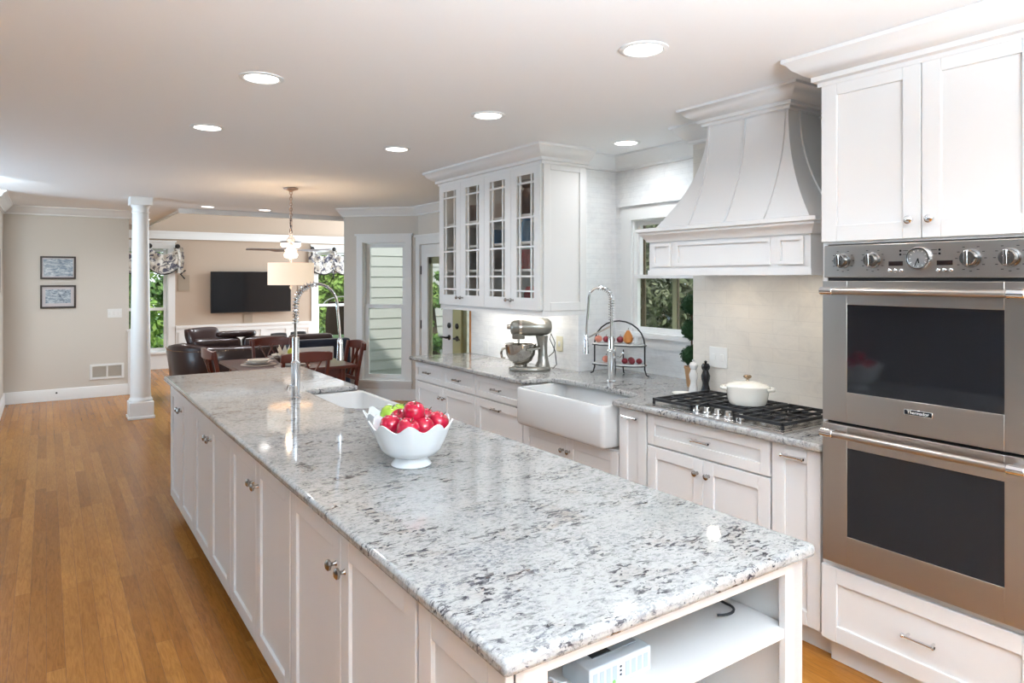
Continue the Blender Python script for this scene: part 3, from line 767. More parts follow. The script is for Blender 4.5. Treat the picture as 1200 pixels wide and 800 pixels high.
# ------------------------------------------------------------------ glass wall cabinet
GX = 2.85; GY0, GY1, GZ0, GZ1 = 3.90, 5.276, 1.37, 2.42
GY0 = 3.80
fg = xf(GX)
t = thing('glass_wall_cabinet', 'white wall cabinet with four glazed muntin doors', 'cabinet', (3.03, 4.54, GZ0))
b = MB(); e = .02
XI = W1-.002
b.box(GX, XI, GY1-e, GY1, GZ0, GZ1).box(GX, XI, GY0, GY0+e, GZ0, GZ1).box(GX, XI, GY0, GY1, GZ0, GZ0+e).box(GX, XI, GY0, GY1, GZ1-e, GZ1).box(XI-.01, XI, GY0, GY1, GZ0, GZ1)
b.box(GX, GX+.02, 4.52, 4.55, GZ0, GZ1)
b.build('body', PAINT, t)
INT = mat('cabinet_interior', (.46, .40, .355), .6)
b = MB().box(XI-.014, XI-.010, GY0+e, GY1-e, GZ0+e, GZ1-e); b.build('back_lining', INT, t)
SH = [1.62, 1.83, 2.05]
SH = [1.66, 1.86, 2.06]
for z in SH: MB().box(GX+.03, XI-.014, GY0+e, GY1-e, z-.009, z+.009).build('shelf', PAINT, t)
D = [(-5.273, -4.905), (-4.902, -4.537), (-4.534, -4.170), (-4.167, -3.803)]
for i, (u0, u1) in enumerate(D):
    v0, v1 = GZ0+.005, GZ1-.005; fr = .075
    b = MB(); n0, n1 = 0, .02
    b.fbox(fg, u0, u0+fr, v0, v1, n0, n1).fbox(fg, u1-fr, u1, v0, v1, n0, n1).fbox(fg, u0+fr, u1-fr, v0, v0+.085, n0, n1).fbox(fg, u0+fr, u1-fr, v1-.075, v1, n0, n1)
    o0, o1, p0, p1 = u0+fr, u1-fr, v0+.085, v1-.075; m_ = .013
    for fr_ in (.17, .83):
        u = o0+(o1-o0)*fr_; b.fbox(fg, u-m_/2, u+m_/2, p0, p1, .004, .017)
    for fv in (.055, .175, .415, .655, .935):
        v = p0+(p1-p0)*fv; b.fbox(fg, o0, o1, v-m_/2, v+m_/2, .0045, .0165)
    d = b.build('glazed_door', PAINT, t)
    MB().fbox(fg, o0-.004, o1+.004, p0-.004, p1+.004, .007, .010).build('glass', CABGLASS, d)
    ku = u1-.032 if i % 2 == 0 else u0+.032
    knob(fg, ku, v0+.065, .02, d, .014)
fs = yf(GY0)
b = MB(); u0, u1, v0, v1, fr = GX, XI, GZ0, GZ1, .06
b.fbox(fs, u0, u0+fr, v0, v1, 0, .012).fbox(fs, u1-fr, u1, v0, v1, 0, .012).fbox(fs, u0+fr, u1-fr, v0, v0+fr, 0, .012).fbox(fs, u0+fr, u1-fr, v1-fr, v1, 0, .012)
b.build('side_panel', PAINT, t, bevel=.002)
MB().sweep([(XI, GY0-.012), (GX-.012, GY0-.012), (GX-.012, GY1), (XI, GY1)], CABCROWN, -1, ZC).build('crown', PAINT, t)
MB().box(GX, XI, GY0, GY1, GZ1, ZC-.002).build('crown_backing', PAINT, t)
MB().box(GX-.005, GX+.02, GY0-.008, GY1+.002, GZ0-.035, GZ0).box(GX+.02, XI, GY0-.008, GY0+.015, GZ0-.035, GZ0).build('light_rail', PAINT, t)
MB().box(GX+.10, GX+.14, GY0+.1, GY1-.1, GZ0-.014, GZ0).build('light_strip', mat('light_bar', (1, 1, 1), .5, emit=(1, .96, .9), estr=6), t)
area('under_cabinet_light', (GX+.17, 4.54, GZ0-.03), (GX+.25, 4.54, 0), 1.2, .05, 1.4, (1, .95, .88))
for y in (4.17, 4.90): area('cabinet_fill', (GX+.12, y, GZ1-.025), (GX+.2, y, 0), .5, .06, .16, (1, .93, .86))  # added inside the cabinet to brighten shelves and pots
# things in the glass cabinet
def pot(name, label, cat, prof, loc, m, group='pots and vases in the glass cabinet', n=20, sc=1):
    o = MB().lathe([(r*sc, z*sc) for r, z in prof], loc, n).build(name, m, origin=loc)
    return tag(o, label, cat, group)
VASE = [(.03, 0), (.05, .02), (.065, .06), (.055, .11), (.03, .14), (.04, .165), (.034, .165), (.026, .14), (.001, .13)]
BOWL = [(.03, 0), (.03, .01), (.07, .035), (.095, .08), (.10, .10), (.094, .10), (.065, .045), (.001, .02)]
JUG = [(.045, 0), (.07, .03), (.075, .09), (.06, .14), (.05, .15), (.045, .15), (.001, .13)]
zs = [GZ0+.02]+[z+.009 for z in SH]
pot('serving_bowl', 'red bowl low behind the nearest glazed door', 'bowl', JUG, (3.02, 4.14, zs[0]), REDG)
pot('vase', 'blue vase on a middle shelf behind the nearest glazed door', 'vase', VASE, (3.02, 4.22, zs[2]), BLUEG, sc=1.2)
pot('serving_bowl', 'blue bowl on the middle shelf behind the third glazed door', 'bowl', BOWL, (3.02, 4.62, zs[2]), BLUEG, sc=1.15)
pot('vase', 'dark flowered vase on the top shelf behind the nearest glazed door', 'vase', VASE, (3.02, 4.20, zs[3]), BRONG, sc=1.5)
pot('jug', 'dark jug on the top shelf behind the second glazed door', 'jug', JUG, (3.02, 4.98, zs[3]), BRONG)
pot('jug', 'grey jug on the low shelf behind the second glazed door', 'jug', JUG, (3.02, 4.98, zs[1]), mat('slate_glaze', (.12, .13, .15), .2))
pot('jug', 'red jug on the second shelf behind the nearest glazed door', 'jug', JUG, (3.02, 4.22, zs[1]), REDG)

# ------------------------------------------------------------------ cooktop
t = thing('gas_cooktop', 'stainless gas cooktop with black grates set in the wall worktop', 'cooktop', (2.91, 2.22, .914))
KY0, KY1, KX0, KX1 = 1.80, 2.63, 2.665, 3.17
MB().box(KX0, KX1, KY0, KY1, .905, .926).box(KX0+.025, KX1-.02, KY0+.02, KY1-.02, .925, .9275).build('tray', STEELT, t, bevel=.004)
def grate(x0, x1, y0, y1):
    b = MB(); z0, z1, w_ = .945, .960, .012
    for y in (y0, y1-w_): b.box(x0, x1, y, y+w_, z0, z1)
    for x in (x0, x1-w_): b.box(x, x+w_, y0, y1, z0, z1)
    n = 4
    for k in range(1, n): 
        y = y0+(y1-y0)*k/n; b.box(x0, x1, y-.004, y+.004, z0+.002, z1)
    xm = (x0+x1)/2; b.box(xm-.005, xm+.005, y0, y1, z0, z1-.001)
    for q in (.25, .75):
        x = x0+(x1-x0)*q; b.box(x-.004, x+.004, y0+.03, y1-.03, z0+.002, z1-.001)
    for x in (x0, x1-w_):
        for y in (y0, y1-w_): b.box(x, x+w_, y, y+w_, .927, z0)
    return b.build('grate', BLACKM, t, bevel=.002)
grate(KX0+.03, KX1-.02, KY0+.02, KY0+.29); grate(KX0+.14, KX1-.02, KY0+.30, KY1-.30); grate(KX0+.03, KX1-.02, KY1-.29, KY1-.02)
for (x, y, r) in ((2.80, 1.955, .042), (3.04, 1.955, .05), (2.97, 2.215, .055), (2.80, 2.475, .042), (3.04, 2.475, .05)):
    o = MB().lathe([(r+.012, .927), (r+.012, .932), (r, .934), (r, .938), (.001, .938)], (x, y, 0), 20).build('burner', STEELT, t)
    MB().lathe([(r*.8, .938), (r*.8, .944), (r*.7, .9445), (.001, .9445)], (x, y, 0), 20).build('burner_cap', BLACKM, o)
for k in range(5):
    MB().lathe([(.022, 0), (.022, .004), (.016, .007), (.015, .026), (.012, .029), (.001, .029)], (KX0+.075, 2.215+(k-2)*.066, .9275), 16).build('burner_knob', CHROME, t)
# dutch oven
px, py, pz = 2.955, 2.20, .960
t = thing('dutch_oven', 'cream oval dutch oven with a lid, on the cooktop grate', 'pot', (px, py, pz))
def oval(a, b_, z, n=36, rot=.35):
    return [(px+a*math.cos(2*PI*k/n)*math.cos(rot)-b_*math.sin(2*PI*k/n)*math.sin(rot), py+a*math.cos(2*PI*k/n)*math.sin(rot)+b_*math.sin(2*PI*k/n)*math.cos(rot), z) for k in range(n)]
RT = -PI/2+.55
S_ = lambda z, k: oval(.106*k, .080*k, pz+z*.94, rot=RT)
MB().loft([S_(0, .80), S_(.008, .86), S_(.03, .92), S_(.088, 1.0), S_(.092, 1.0), S_(.092, .94), S_(.03, .85), S_(.02, .7)]).build('pot_body', ENAMEL, t)
ld = MB().loft([S_(.091, 1.04), S_(.096, 1.05), S_(.101, 1.03), S_(.112, .85), S_(.122, .55), S_(.127, .2), S_(.128, .03)]).build('lid', ENAMEL, t)
MB().lathe([(.008, .127), (.006, .135), (.012, .139), (.020, .145), (.021, .152), (.015, .157), (.001, .158)], (px, py, pz-.008), 16).build('lid_knob', GOLD, ld)
for s in (-1, 1):
    d = Vector((math.cos(RT), math.sin(RT), 0)); q = Vector((-d.y, d.x, 0)); c0 = Vector((px, py, pz+.080))
    MB().tube([c0+d*s*.097+q*.036, c0+d*s*.116+q*.032, c0+d*s*.128+q*.012, c0+d*s*.128-q*.012, c0+d*s*.116-q*.032, c0+d*s*.097-q*.036], .0085, 8).build('handle', ENAMEL, t)
# mills, spoon rest, topiary
MILL = [(.028, 0), (.030, .01), (.026, .035), (.019, .06), (.018, .075), (.024, .095), (.026, .115), (.019, .135), (.016, .145), (.024, .158), (.026, .172), (.018, .186), (.007, .190)]
for (x, y, m_, lab, nm) in ((3.185, 2.750, PORC, 'white salt mill standing beside the black mill on the worktop', 'salt_mill'), (3.20, 2.672, BLACK, 'glossy black pepper mill standing behind the cooktop corner', 'pepper_mill')):
    t = thing(nm, lab, 'mill', (x, y, .914))
    MB().lathe(MILL, (x, y, .914), 20).build('mill_body', m_, t)
    MB().lathe([(.004, .188), (.009, .194), (.009, .200), (.001, .205)], (x, y, .914), 12).build('finial', CHROME if m_ is PORC else BLACK, t)
tag(MB().lathe([(.04, 0), (.050, .005), (.058, .012), (.058, .015), (.045, .008), (.001, .006)], (3.09, 2.755, .914), 28).build('spoon_rest', ENAMEL), 'round cream dish lying in front of the white salt mill', 'dish')
tx, ty = 3.375, 2.93
t = thing('topiary', 'triple ball topiary in a tall terracotta pot beside the window', 'plant', (tx, ty, .914))
MB().lathe([(.026, 0), (.030, .01), (.043, .115), (.047, .118), (.047, .13), (.038, .13), (.03, .11), (.001, .11)], (tx, ty, .914), 20).build('pot', CLAY, t)
MB().tube([(tx, ty, 1.02), (tx+.003, ty, 1.25), (tx, ty, 1.50)], .006, 8).build('stem', TWIG, t)
rnd = random.Random(4)
def leafball(mb, c, r, n, sz, rn, sq=1.0):
    for k in range(n):
        d = Vector((rn.gauss(0, 1), rn.gauss(0, 1), rn.gauss(0, 1))).normalized(); p = Vector(c)+Vector((d.x, d.y, d.z*sq))*r*rn.uniform(.82, 1.04)
        a = d.orthogonal().normalized(); a.rotate(Matrix.Rotation(rn.uniform(0, 6.28), 3, d)); b_ = d.cross(a)
        a = (a+d*rn.uniform(-.7, .7)).normalized(); s_ = sz*rn.uniform(.7, 1.3)
        vs = [mb.bm.verts.new(p+x) for x in (a*s_, b_*s_*.5, -a*s_, -b_*s_*.5)]
        mb.bm.faces.new(vs)
for z in (1.112, 1.275, 1.435):
    q = MB(); q.sphere((tx, ty, z), .060, 16); leafball(q, (tx, ty, z), .067, 420, .012, rnd); q.build('foliage_ball', TOPI, t)
# outlets and switches
def plate(name, label, f, u, v, w_, h_, toggles, kind='switch', m=None):
    t = thing(name, label, kind, f.p(u, v-h_/2, 0))
    MB().fbox(f, u-w_/2, u+w_/2, v-h_/2, v+h_/2, 0, .007).build('cover_plate', m or PLASTIC, t, bevel=.002)
    for du in toggles:
        MB().fbox(f, u+du-.012, u+du+.012, v-.02, v+.02, .006, .0105).build('toggle', PLASTIC, t, bevel=.002)
    return t
plate('light_switch', 'white double switch plate on the range wall behind the dutch oven', xf(W1), -2.61, 1.14, .125, .12, (-.03, .03))
plate('wall_outlet', 'white outlet on the backsplash left of the mixer', xf(W1), -5.16, .985, .075, .115, (0,), 'outlet')
plate('wall_outlet', 'cream outlet on the backsplash right behind the mixer', xf(W1), -4.10, 1.10, .075, .115, (0,), 'outlet', mat('cream_plastic', (.75, .70, .52), .4))
plate('light_switch', 'white triple switch plate on the beige picture wall', yf(10.73), .77, 1.12, .17, .12, (-.05, 0, .05))

# ------------------------------------------------------------------ stand mixer
mx, my = 2.98, 4.13
t = thing('stand_mixer', 'pewter grey stand mixer with a steel bowl on the wall worktop', 'mixer', (mx, my, .914), local=True)
# local: head points along +X', built around the origin, z from 0
def elong(cx, w_, l0, l1, z, n=28, p=2.6):
    r = []
    for k in range(n):
        a = 2*PI*k/n; ca, sa = math.cos(a), math.sin(a)
        x = (abs(ca)**(2/p))*(1 if ca > 0 else -1); y = (abs(sa)**(2/p))*(1 if sa > 0 else -1)
        r.append(((l0+l1)/2+(l1-l0)/2*x, w_/2*y, z))
    return r
MB().loft([elong(0, .185, -.15, .155, 0), elong(0, .195, -.155, .16, .008), elong(0, .195, -.155, .16, .022), elong(0, .17, -.145, .15, .033), elong(0, .12, -.13, .12, .036)]).build('base', MIXG, t, smooth=50)
MB().loft([elong(0, .13, -.15, -.03, .03), elong(0, .105, -.14, -.055, .07), elong(0, .085, -.13, -.06, .13), elong(0, .08, -.13, -.055, .20), elong(0, .095, -.135, -.04, .26)]).build('column', MIXG, t, smooth=50)
rings = []
for (x, ry, rz, zc) in ((-.165, .012, .012, .325), (-.158, .045, .042, .325), (-.135, .060, .058, .325), (-.09, .068, .066, .325), (0, .070, .067, .322), (.07, .066, .063, .32), (.12, .060, .058, .318), (.14, .05, .048, .318), (.146, .03, .03, .318), (.147, .004, .004, .318)):
    rings.append([(x, ry*math.cos(2*PI*k/24), zc+rz*math.sin(2*PI*k/24)) for k in range(24)])
hd = MB().loft(rings).build('head', MIXG, t, smooth=60)
rings = [[(x, ry*math.cos(2*PI*k/24), .32+rz*math.sin(2*PI*k/24)) for k in range(24)] for x, ry, rz in ((.06, .069, .066), (.08, .069, .066), (.08, .064, .062), (.06, .064, .062))]
MB().loft(rings, cap=False).build('trim_band', POLISH, hd)
MB().cyl((.145, 0, .325), (.172, 0, .325), .020, .018, 18).build('attachment_hub', POLISH, hd)
MB().lathe([(.045, .235), (.048, .24), (.048, .275), (.04, .285)], (.085, 0, 0), 20).build('planetary', MIXG, hd)
MB().cyl((.085, 0, .18), (.085, 0, .24), .009, n=12).lathe([(.006, .09), (.04, .12), (.042, .15), (.012, .185)], (.085, 0, 0), 8).build('beater', POLISH, t)
bw = MB().lathe([(.045, .045), (.05, .048), (.085, .075), (.108, .12), (.116, .175), (.117, .195), (.121, .197), (.118, .199), (.112, .195), (.105, .13), (.08, .085), (.001, .06)], (.07, 0, 0), 32).build('bowl', POLISH, t, smooth=60)
MB().lathe([(.05, .034), (.05, .047), (.001, .047)], (.07, 0, 0), 20).build('bowl_foot', POLISH, bw)
MB().tube([(.183, 0, .165), (.205, 0, .16), (.215, 0, .13), (.208, 0, .095), (.185, 0, .09)], [.008, .009, .010, .009, .008], 8).build('bowl_handle', POLISH, bw)
for s in (-1, 1): MB().tube([(-.07, s*.05, .17), (-.03, s*.085, .165), (.03, s*.118, .165)], .008, 8).build('bowl_arm', MIXG, t)
MB().sphere((-.10, -.055, .215), .012, 12).build('speed_lever', BLACK, t)
MB().tube([(-.14, -.02, .10), (-.18, -.05, .13), (-.19, -.06, .20), (-.16, -.05, .27), (-.15, -.03, .23), (-.19, -.04, .14), (-.20, -.03, .04), (-.17, 0, .012)], .0035, 6).build('power_cord', BLACKM, t)
t.rotation_euler = (0, 0, math.radians(146)); t.scale = (1, 1, 1)

# ------------------------------------------------------------------ spring faucets
def spring_faucet(name, label, x, y, ang, hcol, top, reach, drop, rb, m, coil0, coil1):
    t = thing(name, label, 'faucet', (x, y, .914))
    d = Vector((math.cos(ang), math.sin(ang), 0)); c0 = Vector((x, y, .914))
    MB().lathe([(rb*1.5, 0), (rb*1.5, .006), (rb*1.25, .012), (rb*1.25, .20), (rb*1.35, .205), (rb*1.05, .215), (rb, .22), (rb, hcol)], c0, 20).build('column', m, t)
    pts = []; R = reach/2
    zt = top-R
    pts.append(c0+Vector((0, 0, hcol-.02)))
    for k in range(5): pts.append(c0+Vector((0, 0, hcol+(zt-hcol)*k/5)))
    for k in range(17):
        a = PI-PI*k/16; pts.append(c0+d*(R+R*math.cos(a))+Vector((0, 0, zt+R*math.sin(a))))
    for k in range(1, 5): pts.append(c0+d*(reach+.004*k)+Vector((0, 0, zt-(zt-drop-.12)*k/4)))
    MB().tube(pts, rb*.42, 10).build('hose', m, t)
    # spring wound round the hose
    P = pts[coil0:coil1]; cum = [0]
    for a, b_ in zip(P, P[1:]): cum.append(cum[-1]+(b_-a).length)
    tot = cum[-1]; turns = int(tot/.0165); cp = []; sidev = Vector((-d.y, d.x, 0))
    for k in range(turns*10+1):
        s_ = tot*k/(turns*10); i = 0
        while i < len(cum)-2 and cum[i+1] < s_: i += 1
        fr = (s_-cum[i])/max(1e-6, cum[i+1]-cum[i]); p = P[i].lerp(P[i+1], fr); tt = (P[i+1]-P[i]).normalized(); nv = tt.cross(sidev)
        a = 2*PI*k/10; cp.append(p+(sidev*math.cos(a)+nv*math.sin(a))*rb*.82)
    MB().tube(cp, .0032, 5).build('spring', m, t)
    e = pts[-1]
    MB().lathe([(rb*.55, .0), (rb*.8, -.01), (rb*.85, -.05), (rb*1.0, -.10), (rb*1.05, -.125), (.001, -.125)], e, 16).build('spray_head', m, t)
    ba = c0+Vector((0, 0, hcol-.03))
    return t, c0, d, ba, e
t, c0, d, ba, e = spring_faucet('spring_faucet', 'tall chrome spring faucet standing at the island sink', 1.183, 3.94, math.radians(-30), .35, .655, .235, .33-.11, .020, CHROME, 3, 15)
MB().tube([c0+Vector((-.015, -.01, .07)), c0+Vector((-.05, -.03, .075)), c0+Vector((-.055, -.032, .05))], .008, 8).build('lever', CHROME, t)
x2, y2 = 3.10, 3.375
t, c0, d, ba, e = spring_faucet('spring_faucet', 'chrome spring faucet behind the wall sink in front of the window', x2, y2, math.radians(140), .30, .625, .15, .30-.11, .020, CHROME, 3, 16)
MB().bar(ba+Vector((0, 0, .10)), c0+d*.155+Vector((0, 0, .29)), .008, .012).build('holder_arm', CHROME, t)
MB().tube([c0+Vector((.01, -.015, .16)), c0+Vector((.02, -.06, .17)), c0+Vector((.02, -.09, .20))], .008, 8).build('lever', CHROME, t)

# ------------------------------------------------------------------ two-tier rack with fruit
RA, RB = Vector((3.25, 3.755)), Vector((3.452, 3.375))
rd = (RB-RA).normalized(); rn_ = Vector((-rd.y, rd.x)); rn_ = rn_ if rn_.x > 0 else -rn_; rl = (RB-RA).length
RC = (RA+RB)/2
t = thing('tiered_rack', 'black iron two-tier rack with an arched handle on the worktop by the window', 'rack', (RC.x, RC.y, .914))
def rp(a, b_, z): p = RC+rd*a+rn_*b_; return Vector((p.x, p.y, .914+z))
h = rl/2-.03
pts = [rp(-h-.03, 0, .006), rp(-h-.012, 0, .012), rp(-h, 0, .05), rp(-h, 0, .15), rp(-h, 0, .22)]
for k in range(1, 12): a = PI-PI*k/12; pts.append(rp(h*math.cos(a), 0, .22+.165*math.sin(a)))
pts += [rp(h, 0, .22), rp(h, 0, .15), rp(h, 0, .05), rp(h+.012, 0, .012), rp(h+.03, 0, .006)]
MB().tube(pts, .0055, 8).build('arch', BLACKM, t)
for s in (-1, 1):
    MB().tube([rp(0, s*.095, .175), rp(0, s*.09, .14), rp(0, s*.085, .05), rp(0, s*.095, .014), rp(0, s*.105, .006)], .005, 8).build('leg', BLACKM, t)
def tray(z, hh):
    q = [rp(-h, -hh*.5, z), rp(-h*.6, -hh, z), rp(h*.6, -hh, z), rp(h, -hh*.5, z), rp(h, hh*.5, z), rp(h*.6, hh, z), rp(-h*.6, hh, z), rp(-h, hh*.5, z)]
    o = MB().loft([[p for p in q], [p+Vector((0, 0, .012)) for p in q]]).build('tray', PORC, t, bevel=.003)
    MB().tube(q, .0045, 6, closed=True).build('tray_rim', BLACKM, o)
tray(.075, .085); tray(.215, .085)
def fruit(name, label, cat, a, b_, z, r, m, grp, stem=True, sc=(1, 1, .92)):
    p = rp(a, b_, z)
    t2 = thing(name, label, cat, p, grp)
    MB().sphere(p+Vector((0, 0, r*sc[2])), r, 16, sc).build('flesh', m, t2)
    if stem: MB().cyl(p+Vector((0, 0, r*sc[2]*1.9)), p+Vector((.004, 0, r*sc[2]*2+.012)), .002, n=6).build('stem', TWIG, t2)
    return t2
FG = 'fruit on the upper tier of the rack'
fruit('peach', 'peach at the left end of the upper rack tier', 'fruit', -.155, 0, .227, .027, PEACH, FG)
fruit('plum', 'dark plum next to the peach on the upper rack tier', 'fruit', -.10, .01, .227, .025, CANDY, FG)
fruit('plum', 'dark plum left of the faucet on the upper rack tier', 'fruit', -.05, -.02, .227, .026, CANDY, FG)
fruit('plum', 'dark plum touching the amber pear on the upper rack tier', 'fruit', .0, .02, .227, .026, CANDY, FG)
p = rp(.065, 0, .227)
t2 = thing('pear', 'amber pear on the upper rack tier', 'fruit', p, FG)
MB().lathe([(.010, 0), (.030, .012), (.036, .035), (.031, .055), (.018, .078), (.012, .09), (.001, .095)], p, 18).build('flesh', PEAR, t2)
MB().cyl(p+Vector((0, 0, .093)), p+Vector((.004, 0, .11)), .002, n=6).build('stem', TWIG, t2)
p = rp(.135, .0, .227)
t2 = thing('mug', 'small white mug on the right of the upper rack tier', 'mug', p)
MB().lathe([(.022, 0), (.027, .004), (.029, .05), (.027, .05), (.024, .008), (.001, .006)], p, 20).build('cup', PORC, t2)
MB().tube([p+Vector((-.02, -.018, .042)), p+Vector((-.032, -.03, .036)), p+Vector((-.032, -.03, .018)), p+Vector((-.02, -.018, .01))], .004, 6).build('handle', PORC, t2)
fruit('peach', 'peach on the left of the lower rack tier', 'fruit', -.10, 0, .087, .026, PEACH, 'fruit on the lower tier of the rack')
for k, (a, b_) in enumerate(((.05, -.03), (.085, .02), (.105, -.035), (.145, .0), (.07, .05))):
    fruit('plum', ['dark plum at the left of the heap on the lower rack tier', 'dark plum in the middle of the heap on the lower rack tier', 'dark plum at the front of the heap on the lower rack tier', 'dark plum at the right end of the lower rack tier', 'dark plum at the back of the heap on the lower rack tier'][k], 'fruit', a, b_, .087, .022, CANDY, 'fruit on the lower tier of the rack', False)

# ------------------------------------------------------------------ fruit bowls on the island
def ruffled(name, label, x, y, R, Hh, ph):
    t = thing(name, label, 'bowl', (x, y, .914))
    NW = 9
    prof = [(.072, 0), (.075, .004), (.070, .012), (.061, .024), (.059, .032), (.070, .036), (.092, .044), (.110, .066), (.124, .100), (.137, .138), (.151, .172), (.146, .173), (.131, .140), (.117, .104), (.102, .072), (.086, .054), (.06, .048), (.002, .046)]
    kz = Hh/.172; kr = R/.150
    def wave(i, r, z, a):
        w_ = 0
        if 6 <= i <= 14: w_ = max(0, (z-.044)/.128)
        cw = math.cos(NW*a+ph); w_ = w_ if w_ < 1 else 1.0
        return (r*(1+.045*cw*w_))*kr, (z-.012*w_+.0135*cw*w_**2.5)*kz
    o = MB().lathe(prof, (x, y, .914), 108, wave=wave).build('bowl_shell', MILK, t, smooth=60)
    return t
B1 = (1.118, 2.302); B2 = (1.178, 2.578)
ruffled('ruffled_bowl', 'white scalloped footed bowl heaped with red apples on the island', *B1, .150, .168, .4)
ruffled('ruffled_bowl', 'white scalloped bowl with green apples behind the red apple bowl', *B2, .122, .152, 1.4)
APPLE = [(.002, .010), (.014, .002), (.024, .004), (.034, .018), (.038, .036), (.036, .052), (.026, .066), (.014, .069), (.006, .064), (.001, .060)]
def apple(x, y, z, tilt, m, label, sc, grp, proto=None):
    if proto is None:
        t = thing('apple', label, 'apple', (x, y, z), grp, local=True)
        MB().lathe([(r, q) for r, q in APPLE], (0, 0, 0), 24).build('apple_skin', m, t, smooth=60)
        MB().tube([(0, 0, .058), (.001, .001, .070), (.005, .002, .080)], .0016, 6).build('stem', TWIG, t)
    else:
        t = copy_tree(proto); t['label'] = label; t.location = (x, y, z)
    t.rotation_euler = tilt; t.scale = (sc, sc, sc); return t
z0 = .914
ap = [(-.052, -.050, .122, (.4, .2, 0), 'red apple at the left of the front bowl'), (.0, -.005, .168, (.2, -.2, 1), 'bright red apple topping the heap in the front bowl'), (.030, -.068, .116, (.1, .5, 2), 'red apple at the front middle of the apple bowl'), (.078, -.012, .128, (.6, .3, .5), 'red apple at the right of the front bowl'), (.072, .065, .126, (.2, .4, 0), 'red apple at the far right rim of the front bowl'), (.000, .075, .130, (.3, -.4, 0), 'red apple behind the topmost one in the front bowl'), (-.075, .028, .118, (-.3, .3, 0), 'red apple at the back left of the front bowl')]
proto = None
for (dx, dy, dz, ti, lab) in ap:
    o = apple(B1[0]+dx, B1[1]+dy, z0+dz-.01, ti, RED, lab, 1.08, 'red apples in the front bowl', proto); proto = proto or o
proto = None
for (dx, dy, dz, ti, lab) in ((-.045, -.025, .112, (.3, .2, 0), 'green apple showing above the left of the rear bowl'), (.03, .035, .100, (.1, .3, 0), 'green apple hidden low behind the red apples in the rear bowl')):
    o = apple(B2[0]+dx, B2[1]+dy, z0+dz-.01, ti, GREEN, lab, 1.08, 'green apples in the rear bowl', proto); proto = proto or o

# power box and cables in the bookcase
t = thing('power_box', 'small white electronic box on the bookcase shelf', 'device', (1.06, 1.17, .704))
MB().box(.965, 1.150, 1.118, 1.215, .704, .760).build('case', mat('pale_grey_plastic', (.58, .63, .67), .4), t, bevel=.003)
MB().box(1.0, 1.135, 1.150, 1.185, .7598, .7615).build('top_slot', mat('grey_plastic', (.28, .30, .32), .4), t)
MB().box(1.0, 1.055, 1.150, 1.185, .7612, .7625).build('display', BLACK, t)
fb = yf(1.118)
PLAB = mat('pale_label', (.40, .45, .50), .6)
for k in range(9):
    u = .975+k*.019
    if k != 4: MB().fbox(fb, u, u+.012, .716, .748, 0, .0006).build('printed_label', PLAB, t)
q = MB()
for z in (.722, .731, .740): q.fbox(fb, 1.053, 1.058, z, z+.004, 0, .001)
q.build('indicator', BLACKM, t)
for u, z in ((.99, .712), (1.012, .713), (1.035, .714)):
    MB().lathe([(.0045, 0), (.0045, .002), (.001, .003)], fb.p(u, z, 0), 10, fb.n).build('green_light', mat('green_led', (.2, .45, .1), .4), t)
rnd = random.Random(9)
for k in range(7):
    a0 = rnd.uniform(.84, .93); pts = [(a0+rnd.uniform(-.03, .03), 1.12+rnd.uniform(0, .10), .711+rnd.uniform(0, .05)) for _ in range(5)]
    pts = [(min(.955, x), y, z) for x, y, z in pts]
    cu = []
    for i in range(len(pts)-1):
        for j in range(5):
            f_ = j/5; s_ = f_*f_*(3-2*f_); cu.append(tuple(pts[i][q_]+(pts[i+1][q_]-pts[i][q_])*s_ for q_ in range(3)))
    cm = [mat('copper_cable', (.34, .13, .07), .5), BLACKM, mat('grey_cable', (.5, .5, .52), .5)][k % 3]
    tag(MB().tube(cu, .003, 6).build('cable', cm), 'thin %s cable bunched beside the white electronic box' % ['copper brown', 'black', 'grey'][k % 3], 'cable', ['copper brown', 'black', 'grey'][k % 3]+' cables bunched on the bookcase shelf')
pts = [(1.50+.035*math.cos(a)*1.3, 1.22+.05*math.sin(a), .709+.006*abs(math.sin(a))) for a in [i*.3-2.4 for i in range(17)]]
tag(MB().tube(pts, .0035, 6).build('cable', BLACKM), 'black cable loop lying on the right of the bookcase shelf', 'cable')

# ------------------------------------------------------------------ recessed lights
def downlight(x, y, label, power):
    t = thing('recessed_light', label, 'ceiling light', (x, y, ZC), 'recessed ceiling lights')
    MB().lathe([(.098, 0), (.098, -.004), (.082, -.008), (.074, -.004), (.074, 0)], (x, y, ZC), 32).build('trim_ring', TRIMW, t)
    MB().lathe([(.075, -.001), (.075, -.004), (.001, -.004)], (x, y, ZC), 32).build('lens', LENS, t)
    l = bpy.data.lights.new('downlight', 'AREA'); l.shape = 'DISK'; l.size = .15; l.energy = power; l.color = (.90, .95, 1.0); l.spread = math.radians(150)
    o = bpy.data.objects.new('downlight', l); COL.objects.link(o); o.parent = t; o.location = (0, 0, -.012)
DL = [(1.975, 1.96, 'recessed light in front of the range hood, nearest the oven tower', 3.5), (2.057, 3.255, 'recessed light above the aisle, left of the range hood', 3.2), (2.057, 4.47, 'recessed light above the aisle, nearest the glazed cabinet', 3.5), (3.25, 3.39, 'recessed light directly above the wall sink', 2.4), (.815, 3.23, 'recessed light above the island, the nearer of the left pair', 3), (.81, 4.477, 'recessed light above the island, the farther of the left pair', 3), (1.72, 9.48, 'small distant recessed light left of the pendant chain', 9), (2.444, 9.52, 'small distant recessed light closest to the pendant chain', 9), (1.28, 12.1, 'recessed light in the low ceiling strip behind the column', 6)]
for d_ in DL: downlight(*d_)

